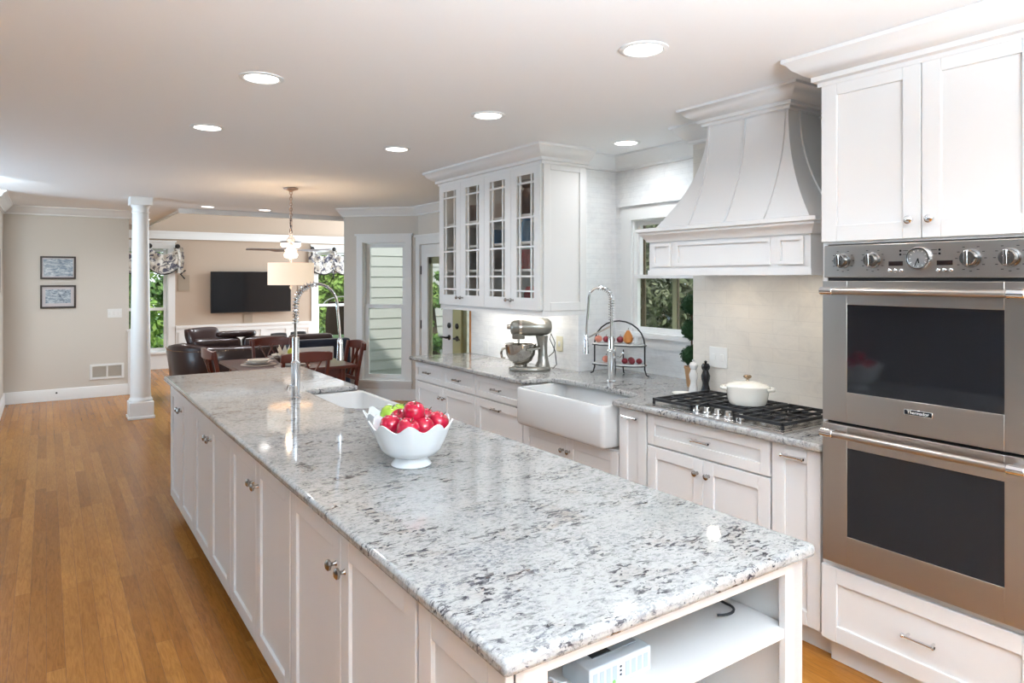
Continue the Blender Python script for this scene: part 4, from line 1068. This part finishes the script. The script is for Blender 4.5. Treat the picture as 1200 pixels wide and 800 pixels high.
# ------------------------------------------------------------------ column, pictures, vent
t = thing('column', 'round white column on a square plinth beside the picture wall', 'column', (.895, 8.89, 0))
cx, cy = .895, 8.89
b = MB(); f_ = Matrix.Rotation(0, 3, 'Z')
b.box(cx-.125, cx+.125, cy-.125, cy+.125, 0, .19).box(cx-.135, cx+.135, cy-.135, cy+.135, 0, .03); b.build('plinth', TRIMW, t, bevel=.004)
MB().lathe([(.122, .19), (.125, .205), (.115, .225), (.106, .235), (.108, .25), (.104, .30), (.100, 1.0), (.084, 2.34), (.092, 2.345), (.092, 2.36), (.084, 2.365), (.085, 2.40), (.105, 2.43)], (cx, cy, 0), 36).build('shaft', TRIMW, t, smooth=50)
MB().box(cx-.115, cx+.115, cy-.115, cy+.115, 2.43, ZC).build('capital', TRIMW, t, bevel=.004)
def picture(label, x0, x1, z0, z1, y, m, mat_in):
    t = thing('framed_picture', label, 'picture', ((x0+x1)/2, y, z0), 'framed prints on the beige wall'); f = yf(y); e = .022
    MB().rframe(f, x0, x1, z0, z1, 0, .025, e).build('frame', mat('dark_walnut', (.035, .02, .014), .4), t, bevel=.002)
    MB().fbox(f, x0+e-.002, x1-e+.002, z0+e-.002, z1-e+.002, 0, .010).build('mount', mat('print_mount', (.58, .54, .55), .7), t)
    MB().fbox(f, x0+e+mat_in, x1-e-mat_in, z0+e+mat_in*1.2, z1-e-mat_in, .009, .0115).build('print', m, t)
picture('upper dark framed pale blue harbour print on the beige wall', -.066, .324, 1.585, 1.882, 10.728, ARTA, .012)
picture('lower dark framed print with dark blue scene on the beige wall', -.066, .324, 1.205, 1.505, 10.728, ARTB, .035)
t = thing('framed_picture', 'dark framed picture cut off at the left edge of the view', 'picture', (-.45, 9.5, 1.5))
f = Fr((-.45, 0, 0), (0, 1, 0), (1, 0, 0))
e = .03
MB().rframe(f, 9.02, 9.42, 1.44, 1.92, 0, .03, e).build('frame', BRONZE, t)
MB().fbox(f, 9.04, 9.40, 1.46, 1.90, 0, .012).build('print', ARTB, t)
t = thing('air_vent', 'white return air vent low on the beige wall', 'vent', (.68, 10.73, .24)); f = yf(10.73)
q = MB(); x0, x1, z0, z1 = .48, .88, .235, .44
q.rframe(f, x0, x1, z0, z1, 0, .012, .03).fbox(f, .67, .69, z0+.03, z1-.03, 0, .0115)
q.build('vent_frame', PLASTIC, t, bevel=.002)
q = MB()
for k in range(16): z = z0+.033+k*.009; q.fbox(f, x0+.03, x1-.03, z, z+.0055, .001, .006)
q.build('louvres', mat('beige_louvre', (.55, .50, .43), .6), t)
q = MB().lathe([(.012, 0), (.012, .004), (.001, .005)], (.11, 10.708, .10), 12, (0, -1, 0)).build('cable_jack', BLACKM)
tag(q, 'tiny black cable jack in the white baseboard', 'jack')
t = thing('door_stop', 'small black door stop on the baseboard under the bay window', 'door stop', (3.40, 8.62, .1))
MB().cyl(BAY.p(.30, .11, .018), BAY.p(.30, .11, .075), .008, n=10).build('rod', BRONZE, t); MB().cyl(BAY.p(.30, .11, .075), BAY.p(.30, .11, .095), .014, n=12).build('tip', BRONZE, t)

# ------------------------------------------------------------------ dining table and chairs
tx0, tx1, ty0, ty1 = 1.45, 2.50, 6.33, 7.42
t = thing('dining_table', 'dark red wood dining table between the island and the sofa', 'table', (1.975, 6.87, 0))
MB().box(tx0, tx1, ty0, ty1, .73, .76).build('tabletop', WOODR, t, bevel=.006)
MB().box(tx0+.09, tx1-.09, ty0+.09, ty1-.09, .64, .73).build('apron', WOODR, t)
for x in (tx0+.12, tx1-.12):
    for y in (ty0+.12, ty1-.12):
        MB().lathe([(.022, 0), (.028, .03), (.022, .08), (.038, .40), (.030, .52), (.042, .56), (.042, .73)], (x, y, 0), 16).build('leg', WOODR, t)
CH = thing('dining_chair', 'x', 'chair', (0, 0, 0), 'dark red dining chairs round the table', local=True)
# local chair: faces +Y, back at y=-.22
MB().prism([(-.20, -.20), (.20, -.20), (.225, .21), (-.225, .21)], .43, .46).build('seat', WOODR, CH, bevel=.008)
for s in (-1, 1):
    MB().tube([(s*.195, .18, 0), (s*.195, .18, .43)], [.015, .02], 10).build('leg', WOODR, CH)
    MB().ribbon([(s*.185, -.27, 0), (s*.185, -.215, .25), (s*.185, -.20, .45), (s*.195, -.225, .65), (s*.205, -.275, .93)], .034, .030, (1, 0, 0)).build('back_post', WOODR, CH, bevel=.004)
rail = []
for k in range(11):
    x = -.232+.464*k/10; cz = (1-(x/.232)**2)
    y = -.285-.035*cz
    rail.append([(x, y+.014, .855-.004*cz), (x, y-.014, .855-.004*cz), (x, y-.018, .925+.022*cz), (x, y+.010, .925+.022*cz)])
MB().loft(rail).build('top_rail', WOODR, CH, bevel=.006)
MB().box(-.19, .19, -.24, -.215, .545, .58).build('lower_rail', WOODR, CH, bevel=.004)
for (xa, xb) in ((-.13, .02), (.02, -.13), (-.02, .13), (.13, -.02)):
    MB().ribbon([(xa, -.228, .57), ((xa+xb)/2, -.262, .715), (xb, -.302, .865)], .010, .024, (0, 1, 0)).build('lattice_slat', WOODR, CH)
for s in (-1, 1): MB().cyl((s*.19, .17, .20), (s*.185, -.22, .20), .010, n=10).build('stretcher', WOODR, CH)
MB().cyl((-.19, 0, .20), (.19, 0, .20), .010, n=10).build('stretcher', WOODR, CH)
places = [(1.925, 6.36, 0, 'dark red lattice-back dining chair with its back to the island'), (1.54, 6.90, -90, 'dark red dining chair at the left end of the table, in front of the sofa'), (2.06, 7.46, 180, 'dark red dining chair on the far side of the table'), (2.42, 6.88, 90, 'dark red lattice-back dining chair at the right, before the bay window')]
for i, (x, y, r, lab) in enumerate(places):
    o = CH if i == 0 else copy_tree(CH)
    o.location = (x, y, 0); o.rotation_euler = (0, 0, math.radians(r)); o['label'] = lab
PLS = [(1.70, 6.85, 'place setting plate nearest the left chair'), (1.93, 6.53, 'place setting plate nearest the chair by the island'), (2.02, 7.20, 'place setting plate on the far side of the table'), (2.26, 6.90, 'place setting plate nearest the right chair')]
pm = None
for (x, y, lab) in PLS:
    nm = lab.replace('place setting plate', '').strip()
    if pm is None:
        pm = tag(MB().lathe([(.155, 0), (.165, .004), (.165, .008), (.001, .008)], (0, 0, 0), 32).build('placemat', mat('pale_mat', (.72, .60, .52), .7), origin=(0, 0, 0)), 'x', 'placemat', 'round placemats on the dining table'); q1 = pm
        pl = tag(MB().lathe([(.07, 0), (.09, .006), (.135, .020), (.138, .024), (.125, .024), (.08, .014), (.001, .012)], (0, 0, 0), 32).build('dinner_plate', PORC, origin=(0, 0, 0)), 'x', 'plate', 'white plates on the dining table'); q2 = pl
        sp_ = tag(MB().lathe([(.05, 0), (.07, .006), (.10, .022), (.105, .030), (.098, .030), (.06, .014), (.001, .010)], (0, 0, 0), 28).build('soup_plate', SHELL, origin=(0, 0, 0)), 'x', 'plate', 'cream soup plates stacked on the dinner plates'); q3 = sp_
    else:
        q1, q2, q3 = [o.copy() for o in (pm, pl, sp_)]
        for o in (q1, q2, q3): COL.objects.link(o)
    q1.location = (x, y, .76); q2.location = (x, y, .768); q3.location = (x, y, .781)
    q1['label'] = 'round pale placemat '+nm; q2['label'] = 'white dinner plate '+nm; q3['label'] = 'cream soup plate topping the stack '+nm
# centrepiece
t = thing('centrepiece', 'cream leafy centrepiece in a low bowl at the middle of the table', 'centrepiece', (1.96, 6.90, .76))
MB().lathe([(.05, 0), (.06, .01), (.10, .05), (.105, .06), (.095, .055), (.001, .03)], (1.96, 6.90, .76), 24).build('dish', BRONG, t)
q = MB(); rnd = random.Random(3)
for k in range(16):
    a = k*2.4; r0 = .02; r1 = rnd.uniform(.09, .16); el = rnd.uniform(.3, 1.2)
    p0 = Vector((1.96+r0*math.cos(a), 6.90+r0*math.sin(a), .81)); p1 = Vector((1.96+r1*math.cos(a)*math.cos(el), 6.90+r1*math.sin(a)*math.cos(el), .81+r1*math.sin(el)))
    pm_ = p0.lerp(p1, .5); sd = Vector((-math.sin(a), math.cos(a), 0))*.022
    q.loft([[p0+sd*.3, p0-sd*.3, p0+Vector((0, 0, .004))], [pm_+sd, pm_-sd, pm_+Vector((0, 0, .010))], [p1+sd*.1, p1-sd*.1, p1+Vector((0, 0, .003))]])
q.build('leaves', SHELL, t)
tag(MB().sphere((2.02, 6.86, .865), .040, 18).build('lemon', mat('yellow_green_skin', (.55, .55, .06), .35)), 'yellow green lemon resting on the table centrepiece', 'fruit')

# pendant
X, Y = 2.06, 7.02
t = thing('pendant_lamp', 'drum shade pendant lamp hanging on a chain over the table', 'lamp', (X, Y, ZC))
MB().lathe([(.055, 0), (.075, -.006), (.07, -.02), (.03, -.03), (.008, -.045), (.001, -.045)], (X, Y, ZC), 24).build('canopy', COPPERY, t)
q = MB(); z = ZC-.04; k = 0
while z > 2.06:
    a = k*PI/2
    q.tube([(X+math.cos(a)*.013*math.cos(b_), Y+math.sin(a)*.013*math.cos(b_), z-.014+.020*math.sin(b_)) for b_ in [i*PI/4 for i in range(8)]], .0045, 5, closed=True); z -= .028; k += 1
q.build('chain', COPPERY, t)
q = MB()
q.lathe([(.006, 2.08), (.012, 2.06), (.022, 2.045), (.012, 2.03), (.03, 2.015), (.045, 1.99), (.030, 1.965), (.012, 1.955), (.02, 1.945), (.012, 1.93)], (X, Y, 0), 16).lathe([(.012, 1.93), (.03, 1.92), (.06, 1.885), (.055, 1.85), (.03, 1.825), (.012, 1.80), (.008, 1.76)], (X, Y, 0), 16)
q.build('crystal_stem', CRYSTAL, t, smooth=20)
MB().lathe([(.225, 1.53), (.225, 1.755), (.221, 1.755), (.221, 1.53)], (X, Y, 0), 40).build('drum_shade', SHADE, t)
q = MB()
for k in range(3):
    a = k*2*PI/3; q.bar((X, Y, 1.745), (X+.222*math.cos(a), Y+.222*math.sin(a), 1.745), .004, .004)
q.cyl((X, Y, 1.55), (X, Y, 1.80), .006, n=8); q.build('spider_frame', COPPERY, t)
MB().lathe([(.219, 1.532), (.219, 1.536), (.001, 1.536)], (X, Y, 0), 40).build('diffuser', GLOW, t)
MB().lathe([(.006, 1.535), (.008, 1.52), (.015, 1.508), (.008, 1.49), (.001, 1.485)], (X, Y, 0), 12).build('finial', CRYSTAL, t)
pl_ = bpy.data.lights.new('bulb', 'POINT'); pl_.energy = 6; pl_.color = (1, .78, .55); pl_.shadow_soft_size = .05
o = bpy.data.objects.new('bulb', pl_); COL.objects.link(o); o.parent = t; o.location = (0, 0, 1.65-ZC)
pl_ = bpy.data.lights.new('bulb_top', 'POINT'); pl_.energy = 3; pl_.color = (1, .78, .55); pl_.shadow_soft_size = .04
o = bpy.data.objects.new('bulb_top', pl_); COL.objects.link(o); o.parent = t; o.location = (0, 0, 1.80-ZC+.12)

# ceiling fan in the great room
X, Y = 3.43, 11.7
t = thing('ceiling_fan', 'ceiling fan with grey blades and lit glass in the great room', 'ceiling fan', (X, Y, 4.3))
MB().cyl((X, Y, 2.2), (X, Y, 4.3), .016, n=10).build('down_rod', BRONZE, t)
MB().lathe([(.06, 2.225), (.17, 2.215), (.17, 2.195), (.05, 2.19)], (X, Y, 0), 28).build('cap', BRONZE, t)
MB().lathe([(.165, 2.195), (.17, 2.15), (.14, 2.11), (.06, 2.10)], (X, Y, 0), 28).build('upper_glass', GLOW, t)
MB().lathe([(.06, 2.10), (.10, 2.09), (.10, 2.05), (.06, 2.04)], (X, Y, 0), 24).build('motor', BRONZE, t)
MB().lathe([(.10, 2.03), (.12, 1.99), (.10, 1.94), (.04, 1.92), (.001, 1.915)], (X, Y, 0), 24).build('lower_glass', GLOW, t)
for k in range(5):
    a = math.radians(28+72*k); d = Vector((math.cos(a), math.sin(a), 0)); s_ = Vector((-d.y, d.x, .18)).normalized(); c0 = Vector((X, Y, 2.07))
    rr = [(.10, .02), (.18, .03), (.22, .062), (.45, .072), (.68, .068), (.71, .05)]
    MB().loft([[c0+d*r-s_*w_, c0+d*r+s_*w_, c0+d*r+s_*w_+Vector((0, 0, .008)), c0+d*r-s_*w_+Vector((0, 0, .008))] for r, w_ in rr]).build('blade', SILVERB, t)

# ------------------------------------------------------------------ great room furniture
t = thing('leather_sofa', 'dark brown leather sofa with a curved arm, back to the table', 'sofa', (2.6, 9.9, 0))
# back shell path, curving round at the left end; the seat is on the +Y side
path = [(1.40, 10.35), (1.37, 10.05), (1.40, 9.78), (1.51, 9.58), (1.70, 9.47), (1.95, 9.44), (2.7, 9.44), (3.48, 9.44)]
P = [Vector(p) for p in path]; rings = []
for i in range(len(P)):
    d = (P[min(i+1, len(P)-1)]-P[max(i-1, 0)]).normalized(); n_ = Vector((-d.y, d.x))
    lean = -.05
    hh = (.62, .70, .74, .73, .70, .69, .69, .69)[i]
    sec = [(.0, .06), (lean*.3, .35), (lean, hh-.03), (lean+.02, hh), (.08, hh+.01), (.15, hh-.03), (.16, .40), (.16, .06)]
    rings.append([(P[i].x+n_.x*o, P[i].y+n_.y*o, z) for o, z in sec])
MB().loft(rings).build('back_shell', LEATHER, t, smooth=60)
MB().box(1.55, 3.46, 9.62, 10.32, .10, .42).build('seat_base', LEATHER, t, bevel=.03)
for (x0, x1) in ((1.57, 2.17), (2.19, 2.80), (2.82, 3.44)):
    MB().box(x0, x1, 9.66, 10.34, .42, .54).build('seat_cushion', LEATHER, t, bevel=.04, seg=4)
    MB().box(x0, x1, 9.61, 9.80, .50, .80).build('back_cushion', LEATHER, t, bevel=.06, seg=4)
q = MB()
for i in range(len(P)-1):
    for k in range(8):
        p = P[i].lerp(P[i+1], k/8); d = (P[i+1]-P[i]).normalized(); n_ = Vector((-d.y, d.x)); p = p-n_*.052
        q.sphere((p.x, p.y, .655), .006, 6)
q.build('nailhead_trim', GOLD, t)
q = MB()
for (x, y) in ((1.45, 9.70), (3.40, 9.55), (1.45, 10.28), (3.40, 10.28)): q.cyl((x, y, 0), (x, y, .11), .022, .032, 10)
q.build('feet', WOODR, t)
def pillow(name, label, c, sx, sz, th, m, rz, rx):
    q = MB(); n = 12; top = []; 
    R = []
    for i in range(n+1):
        row = []
        for j in range(n+1):
            u, v = i/n*2-1, j/n*2-1
            h_ = th*((1-u**4)*(1-v**4))**.5
            pin = 1-.10*(abs(u)*abs(v))**2
            row.append((u*sx*pin, h_, v*sz*pin))
        R.append(row)
    for sgn in (1, -1):
        V = [[q.bm.verts.new((p[0], sgn*p[1], p[2])) for p in row] for row in R]
        for i in range(n):
            for j in range(n): q.bm.faces.new((V[i][j], V[i+1][j], V[i+1][j+1], V[i][j+1]))
    bmesh.ops.remove_doubles(q.bm, verts=q.bm.verts, dist=1e-4)
    o = q.build(name, m, origin=(0, 0, 0), smooth=80); o.location = c; o.rotation_euler = (rx, 0, rz)
    return tag(o, label, 'cushion', 'loose cushions on the sofa')
pillow('throw_pillow', 'large dark leather pillow leaning in the left corner of the sofa', (1.74, 9.90, .80), .26, .15, .09, LEATHER, .45, -.5)
pillow('throw_pillow', 'flat brown pillow lying along the sofa back beside the corner pillow', (2.12, 9.71, .845), .26, .045, .08, LEATHER, .0, 0)
pillow('throw_pillow', 'small black pillow peeking over the sofa, the left of two', (2.74, 9.91, .72), .12, .10, .06, BLACKM, .0, -.2)
pillow('throw_pillow', 'small black pillow peeking over the sofa, the right of two', (3.02, 9.91, .73), .12, .10, .06, BLACKM, .0, -.2)
# navy chair right of the sofa, with a white throw
t = thing('navy_armchair', 'dark navy upholstered settee at the right behind the table', 'armchair', (3.05, 8.78, 0))
MB().box(2.42, 3.22, 8.36, 8.50, .12, .835).build('back', NAVY, t, bevel=.04, seg=4)
MB().box(2.45, 3.20, 8.50, 9.05, .12, .44).build('seat', NAVY, t, bevel=.04, seg=4)
for x in (2.40, 3.12): MB().box(x, x+.12, 8.40, 9.05, .12, .62).build('arm', NAVY, t, bevel=.04, seg=4)
q = MB()
for x in (2.46, 3.16):
    for y in (8.42, 8.98): q.cyl((x, y, 0), (x, y, .13), .018, .025, 8)
q.build('feet', WOODR, t)
q = MB(); q.box(2.46, 2.98, 8.33, 8.36, .60, .745).build('throw_blanket', WHITEF, bevel=.012)
o = bpy.data.objects['throw_blanket']; tag(o, 'white folded throw hanging on the back of the navy settee', 'blanket')

# television
t = thing('television', 'large flat television mounted on the tan wall', 'television', (3.2, YTV-.08, .95))
f = yf(YTV-.10)
MB().fbox(f, 2.46, 3.90, .955, 1.715, -.02, .015).build('tv_frame', BLACKM, t, bevel=.004)
MB().fbox(f, 2.472, 3.888, .972, 1.703, .0145, .0165).build('tv_screen', SCREEN, t)
MB().fbox(f, 2.9, 3.4, 1.15, 1.5, -.10, -.02).build('wall_bracket', BLACKM, t)
for (x, z, w_, h_, lab) in ((2.03, 1.505, .20, .29, 'grey wall speaker left of the television'), (3.13, .845, .17, .17, 'small grey wall speaker below the television'), (4.16, 1.47, .20, .29, 'grey wall speaker right of the television')):
    t = thing('wall_speaker', lab, 'speaker', (x, YTV, z-h_/2), 'grey wall speakers'); f = yf(YTV)
    MB().fbox(f, x-w_/2, x+w_/2, z-h_/2, z+h_/2, 0, .012).build('speaker_frame', mat('tan_plastic', (.42, .33, .24), .6), t, bevel=.003)
    MB().fbox(f, x-w_/2+.012, x+w_/2-.012, z-h_/2+.012, z+h_/2-.012, .011, .015).build('grille', GREYF, t)
# valances: swags between medallion knobs
def valance(label, xs, zt, zb, tails):
    t = thing('window_valance', label, 'valance', ((xs[0]+xs[-1])/2, YTV-.05, zt), 'floral valances over the great room windows')
    for x0, x1 in zip(xs, xs[1:]):
        q = MB(); n = 18; mrow = 8; V = []
        for j in range(mrow+1):
            row = []
            for i in range(n+1):
                u = i/n; sag = 4*u*(1-u)
                ztop = zt-.02-.12*sag; zbot = zb+.10-.10*sag
                z = ztop+(zbot-ztop)*j/mrow
                y = YTV-.065-.022*math.sin(j*1.5+u*2)-.03*sag*(j/mrow)-.02*math.cos(u*PI*6)*(1-j/mrow)
                row.append(q.bm.verts.new((x0+(x1-x0)*u, y, z)))
            V.append(row)
        for j in range(mrow):
            for i in range(n): q.bm.faces.new((V[j][i], V[j][i+1], V[j+1][i+1], V[j+1][i]))
        edge = [V[mrow][i].co.copy() for i in range(n+1)]
        o = q.build('swag', FLORAL, t, smooth=80); so_ = o.modifiers.new('solid', 'SOLIDIFY'); so_.thickness = .006
        MB().tube(edge, .010, 6).build('dark_fringe', BRONZE, t)
    for x in xs:
        MB().lathe([(.012, 0), (.012, .09), (.038, .095), (.042, .11), (.03, .125), (.001, .13)], (x, YTV, zt), 16, (0, -1, 0)).build('medallion_knob', BRONZE, t)
    for x, s in tails:
        q = MB(); rings = []
        for k in range(9):
            v = k/8; cx_ = x+s*.05*v+s*.015*math.sin(v*6); wd = .075*(1-.35*v); z = zt-.02-(zt-zb+.16)*.92*v
            rings.append([(cx_-wd, YTV-.05, z), (cx_-wd*.3, YTV-.085, z), (cx_+wd*.3, YTV-.055, z), (cx_+wd, YTV-.08, z), (cx_+wd*.3, YTV-.045, z), (cx_-wd*.3, YTV-.07, z)])
        rings = rings[:7]
        q.loft(rings).build('jabot', FLORAL, t, smooth=60)
        e0 = rings[-1]; cx_ = x+s*.07; zz = e0[0][2]
        MB().tube([(cx_+s*.05, YTV-.06, zz+.05), (cx_-s*.03, YTV-.07, zz-.02), (cx_+s*.04, YTV-.07, zz-.10)], .014, 6).build('dark_fringe', BRONZE, t)
valance('floral swag valance over the left great room window by the column', (.62, 1.05, 1.478, 1.916), 2.155, 1.66, ((1.93, 1),))
valance('floral swag valance over the right great room window by the bay wall', (4.32, 4.76, 5.2), 2.17, 1.66, ((4.76, 0), (4.33, 0)))

# ------------------------------------------------------------------ outdoors
def tree(label, x, y, zc, rx, ry, rz, m, n, sz, seed, name='leafy_tree', trunk=True):
    rn = random.Random(seed)
    t = thing(name, label, 'tree' if name == 'leafy_tree' else 'shrub', (x, y, -.35), 'greenery outside the windows')
    q = MB(); blobs = [(x+rn.uniform(-1, 1)*rx*.75, y+rn.uniform(-1, 1)*ry*.75, zc+rn.uniform(-1, 1)*rz*.8, rn.uniform(.25, .5)*min(rx, rz)) for _ in range(16)]
    verts = []; faces = []
    for bx, by, bz, br in blobs:
        for k in range(n//16):
            d = Vector((rn.gauss(0, 1), rn.gauss(0, 1), rn.gauss(0, 1))).normalized(); p = Vector((bx, by, bz))+d*br*rn.uniform(.4, 1.0)-Vector((x, y, -.35))
            if p.z < .02: continue
            a = Vector((rn.gauss(0, 1), rn.gauss(0, 1), rn.gauss(0, 1))).normalized(); b_ = a.cross(d+Vector((.01, .02, .3))).normalized(); s_ = sz*rn.uniform(.6, 1.4)
            i0 = len(verts)
            verts += [p+a*s_, p+b_*s_*.45, p-a*s_, p-b_*s_*.45]; faces.append((i0, i0+1, i0+2, i0+3))
    q.bm.free()
    me = bpy.data.meshes.new('crown'); me.from_pydata([tuple(v) for v in verts], [], faces); me.materials.append(m)
    o = bpy.data.objects.new('crown', me); COL.objects.link(o); o.parent = t
    tk = MB().tube([(x, y, -.36), (x+.05, y, zc*.4), (x-.03, y+.05, zc+rz*.5)], [.09, .07, .02], 8); tk.build('trunk', BARK, t)
    return t
tree('dark leafy tree outside the left window of the great room', .7, 17.0, 1.35, 1.1, .6, 1.6, LEAF, 11000, .085, 1)
tree('green tree further right outside the left window', 3.1, 18.2, 1.4, 1.1, .6, 1.6, LEAF, 9000, .09, 2)
tree('tall tree behind the others outside the left window', 1.6, 20.6, 2.6, 2.4, .9, 2.8, LEAFY, 12000, .12, 3)
tree('bright green tree outside the right window of the great room', 6.0, 17.2, 1.5, 1.3, .6, 1.8, LEAFY, 12000, .08, 4)
tree('bright green tree behind the patio chair', 8.4, 20.0, 2.0, 1.8, .8, 2.2, LEAFY, 9000, .10, 5)
tree('dull olive tree outside the sink window on the left', 5.7, 6.0, 1.35, .75, .6, 1.4, LEAFD, 20000, .032, 6)
tree('dull olive tree outside the sink window on the right', 6.4, 4.5, 1.35, .8, .6, 1.4, LEAFD, 20000, .032, 7)
tree('dark tree filling the view behind the sink window trees', 9.0, 7.6, 2.0, 2.0, 1.6, 2.4, LEAFD, 22000, .07, 8)
tree('dark shrub seen through the french door glass', 4.80, 9.15, 1.1, .24, .26, 1.2, LEAF, 9000, .04, 10, 'garden_shrub')
tree('tall tree standing beyond the french doors', 8.0, 12.6, 2.0, 1.6, 1.2, 2.2, LEAF, 12000, .09, 11)
t = thing('patio_chair', 'dark wicker patio chair outside the right great room window', 'chair', (5.6, 15.2, -.35))
q = MB(); rings = []
for k in range(9):
    v = k/8; wd = .36*(1-.25*v**3); z = .3+.75*v
    rings.append([(5.6+wd*math.cos(a), 15.2+.10*math.sin(a)*1.0+.05*v, z) for a in [i*PI/6 for i in range(12)]])
q.loft(rings); q.build('back', WICKER, t)
MB().box(5.22, 5.98, 14.6, 15.2, .0, .12).build('seat', WICKER, t, bevel=.02)
for x in (5.26, 5.94):
    for y in (14.64, 15.16): MB().cyl((x, y, -.35), (x, y, .02), .02, n=8).build('leg', WICKER, t)
MB().tube([(5.6+.46*math.cos(a), 15.1, .95+.22*math.sin(a)) for a in [i*PI/12 for i in range(13)]], .014, 8).build('arched_frame', PLASTIC, t)

for o in bpy.data.objects:
    if '_local' in o: del o['_local']
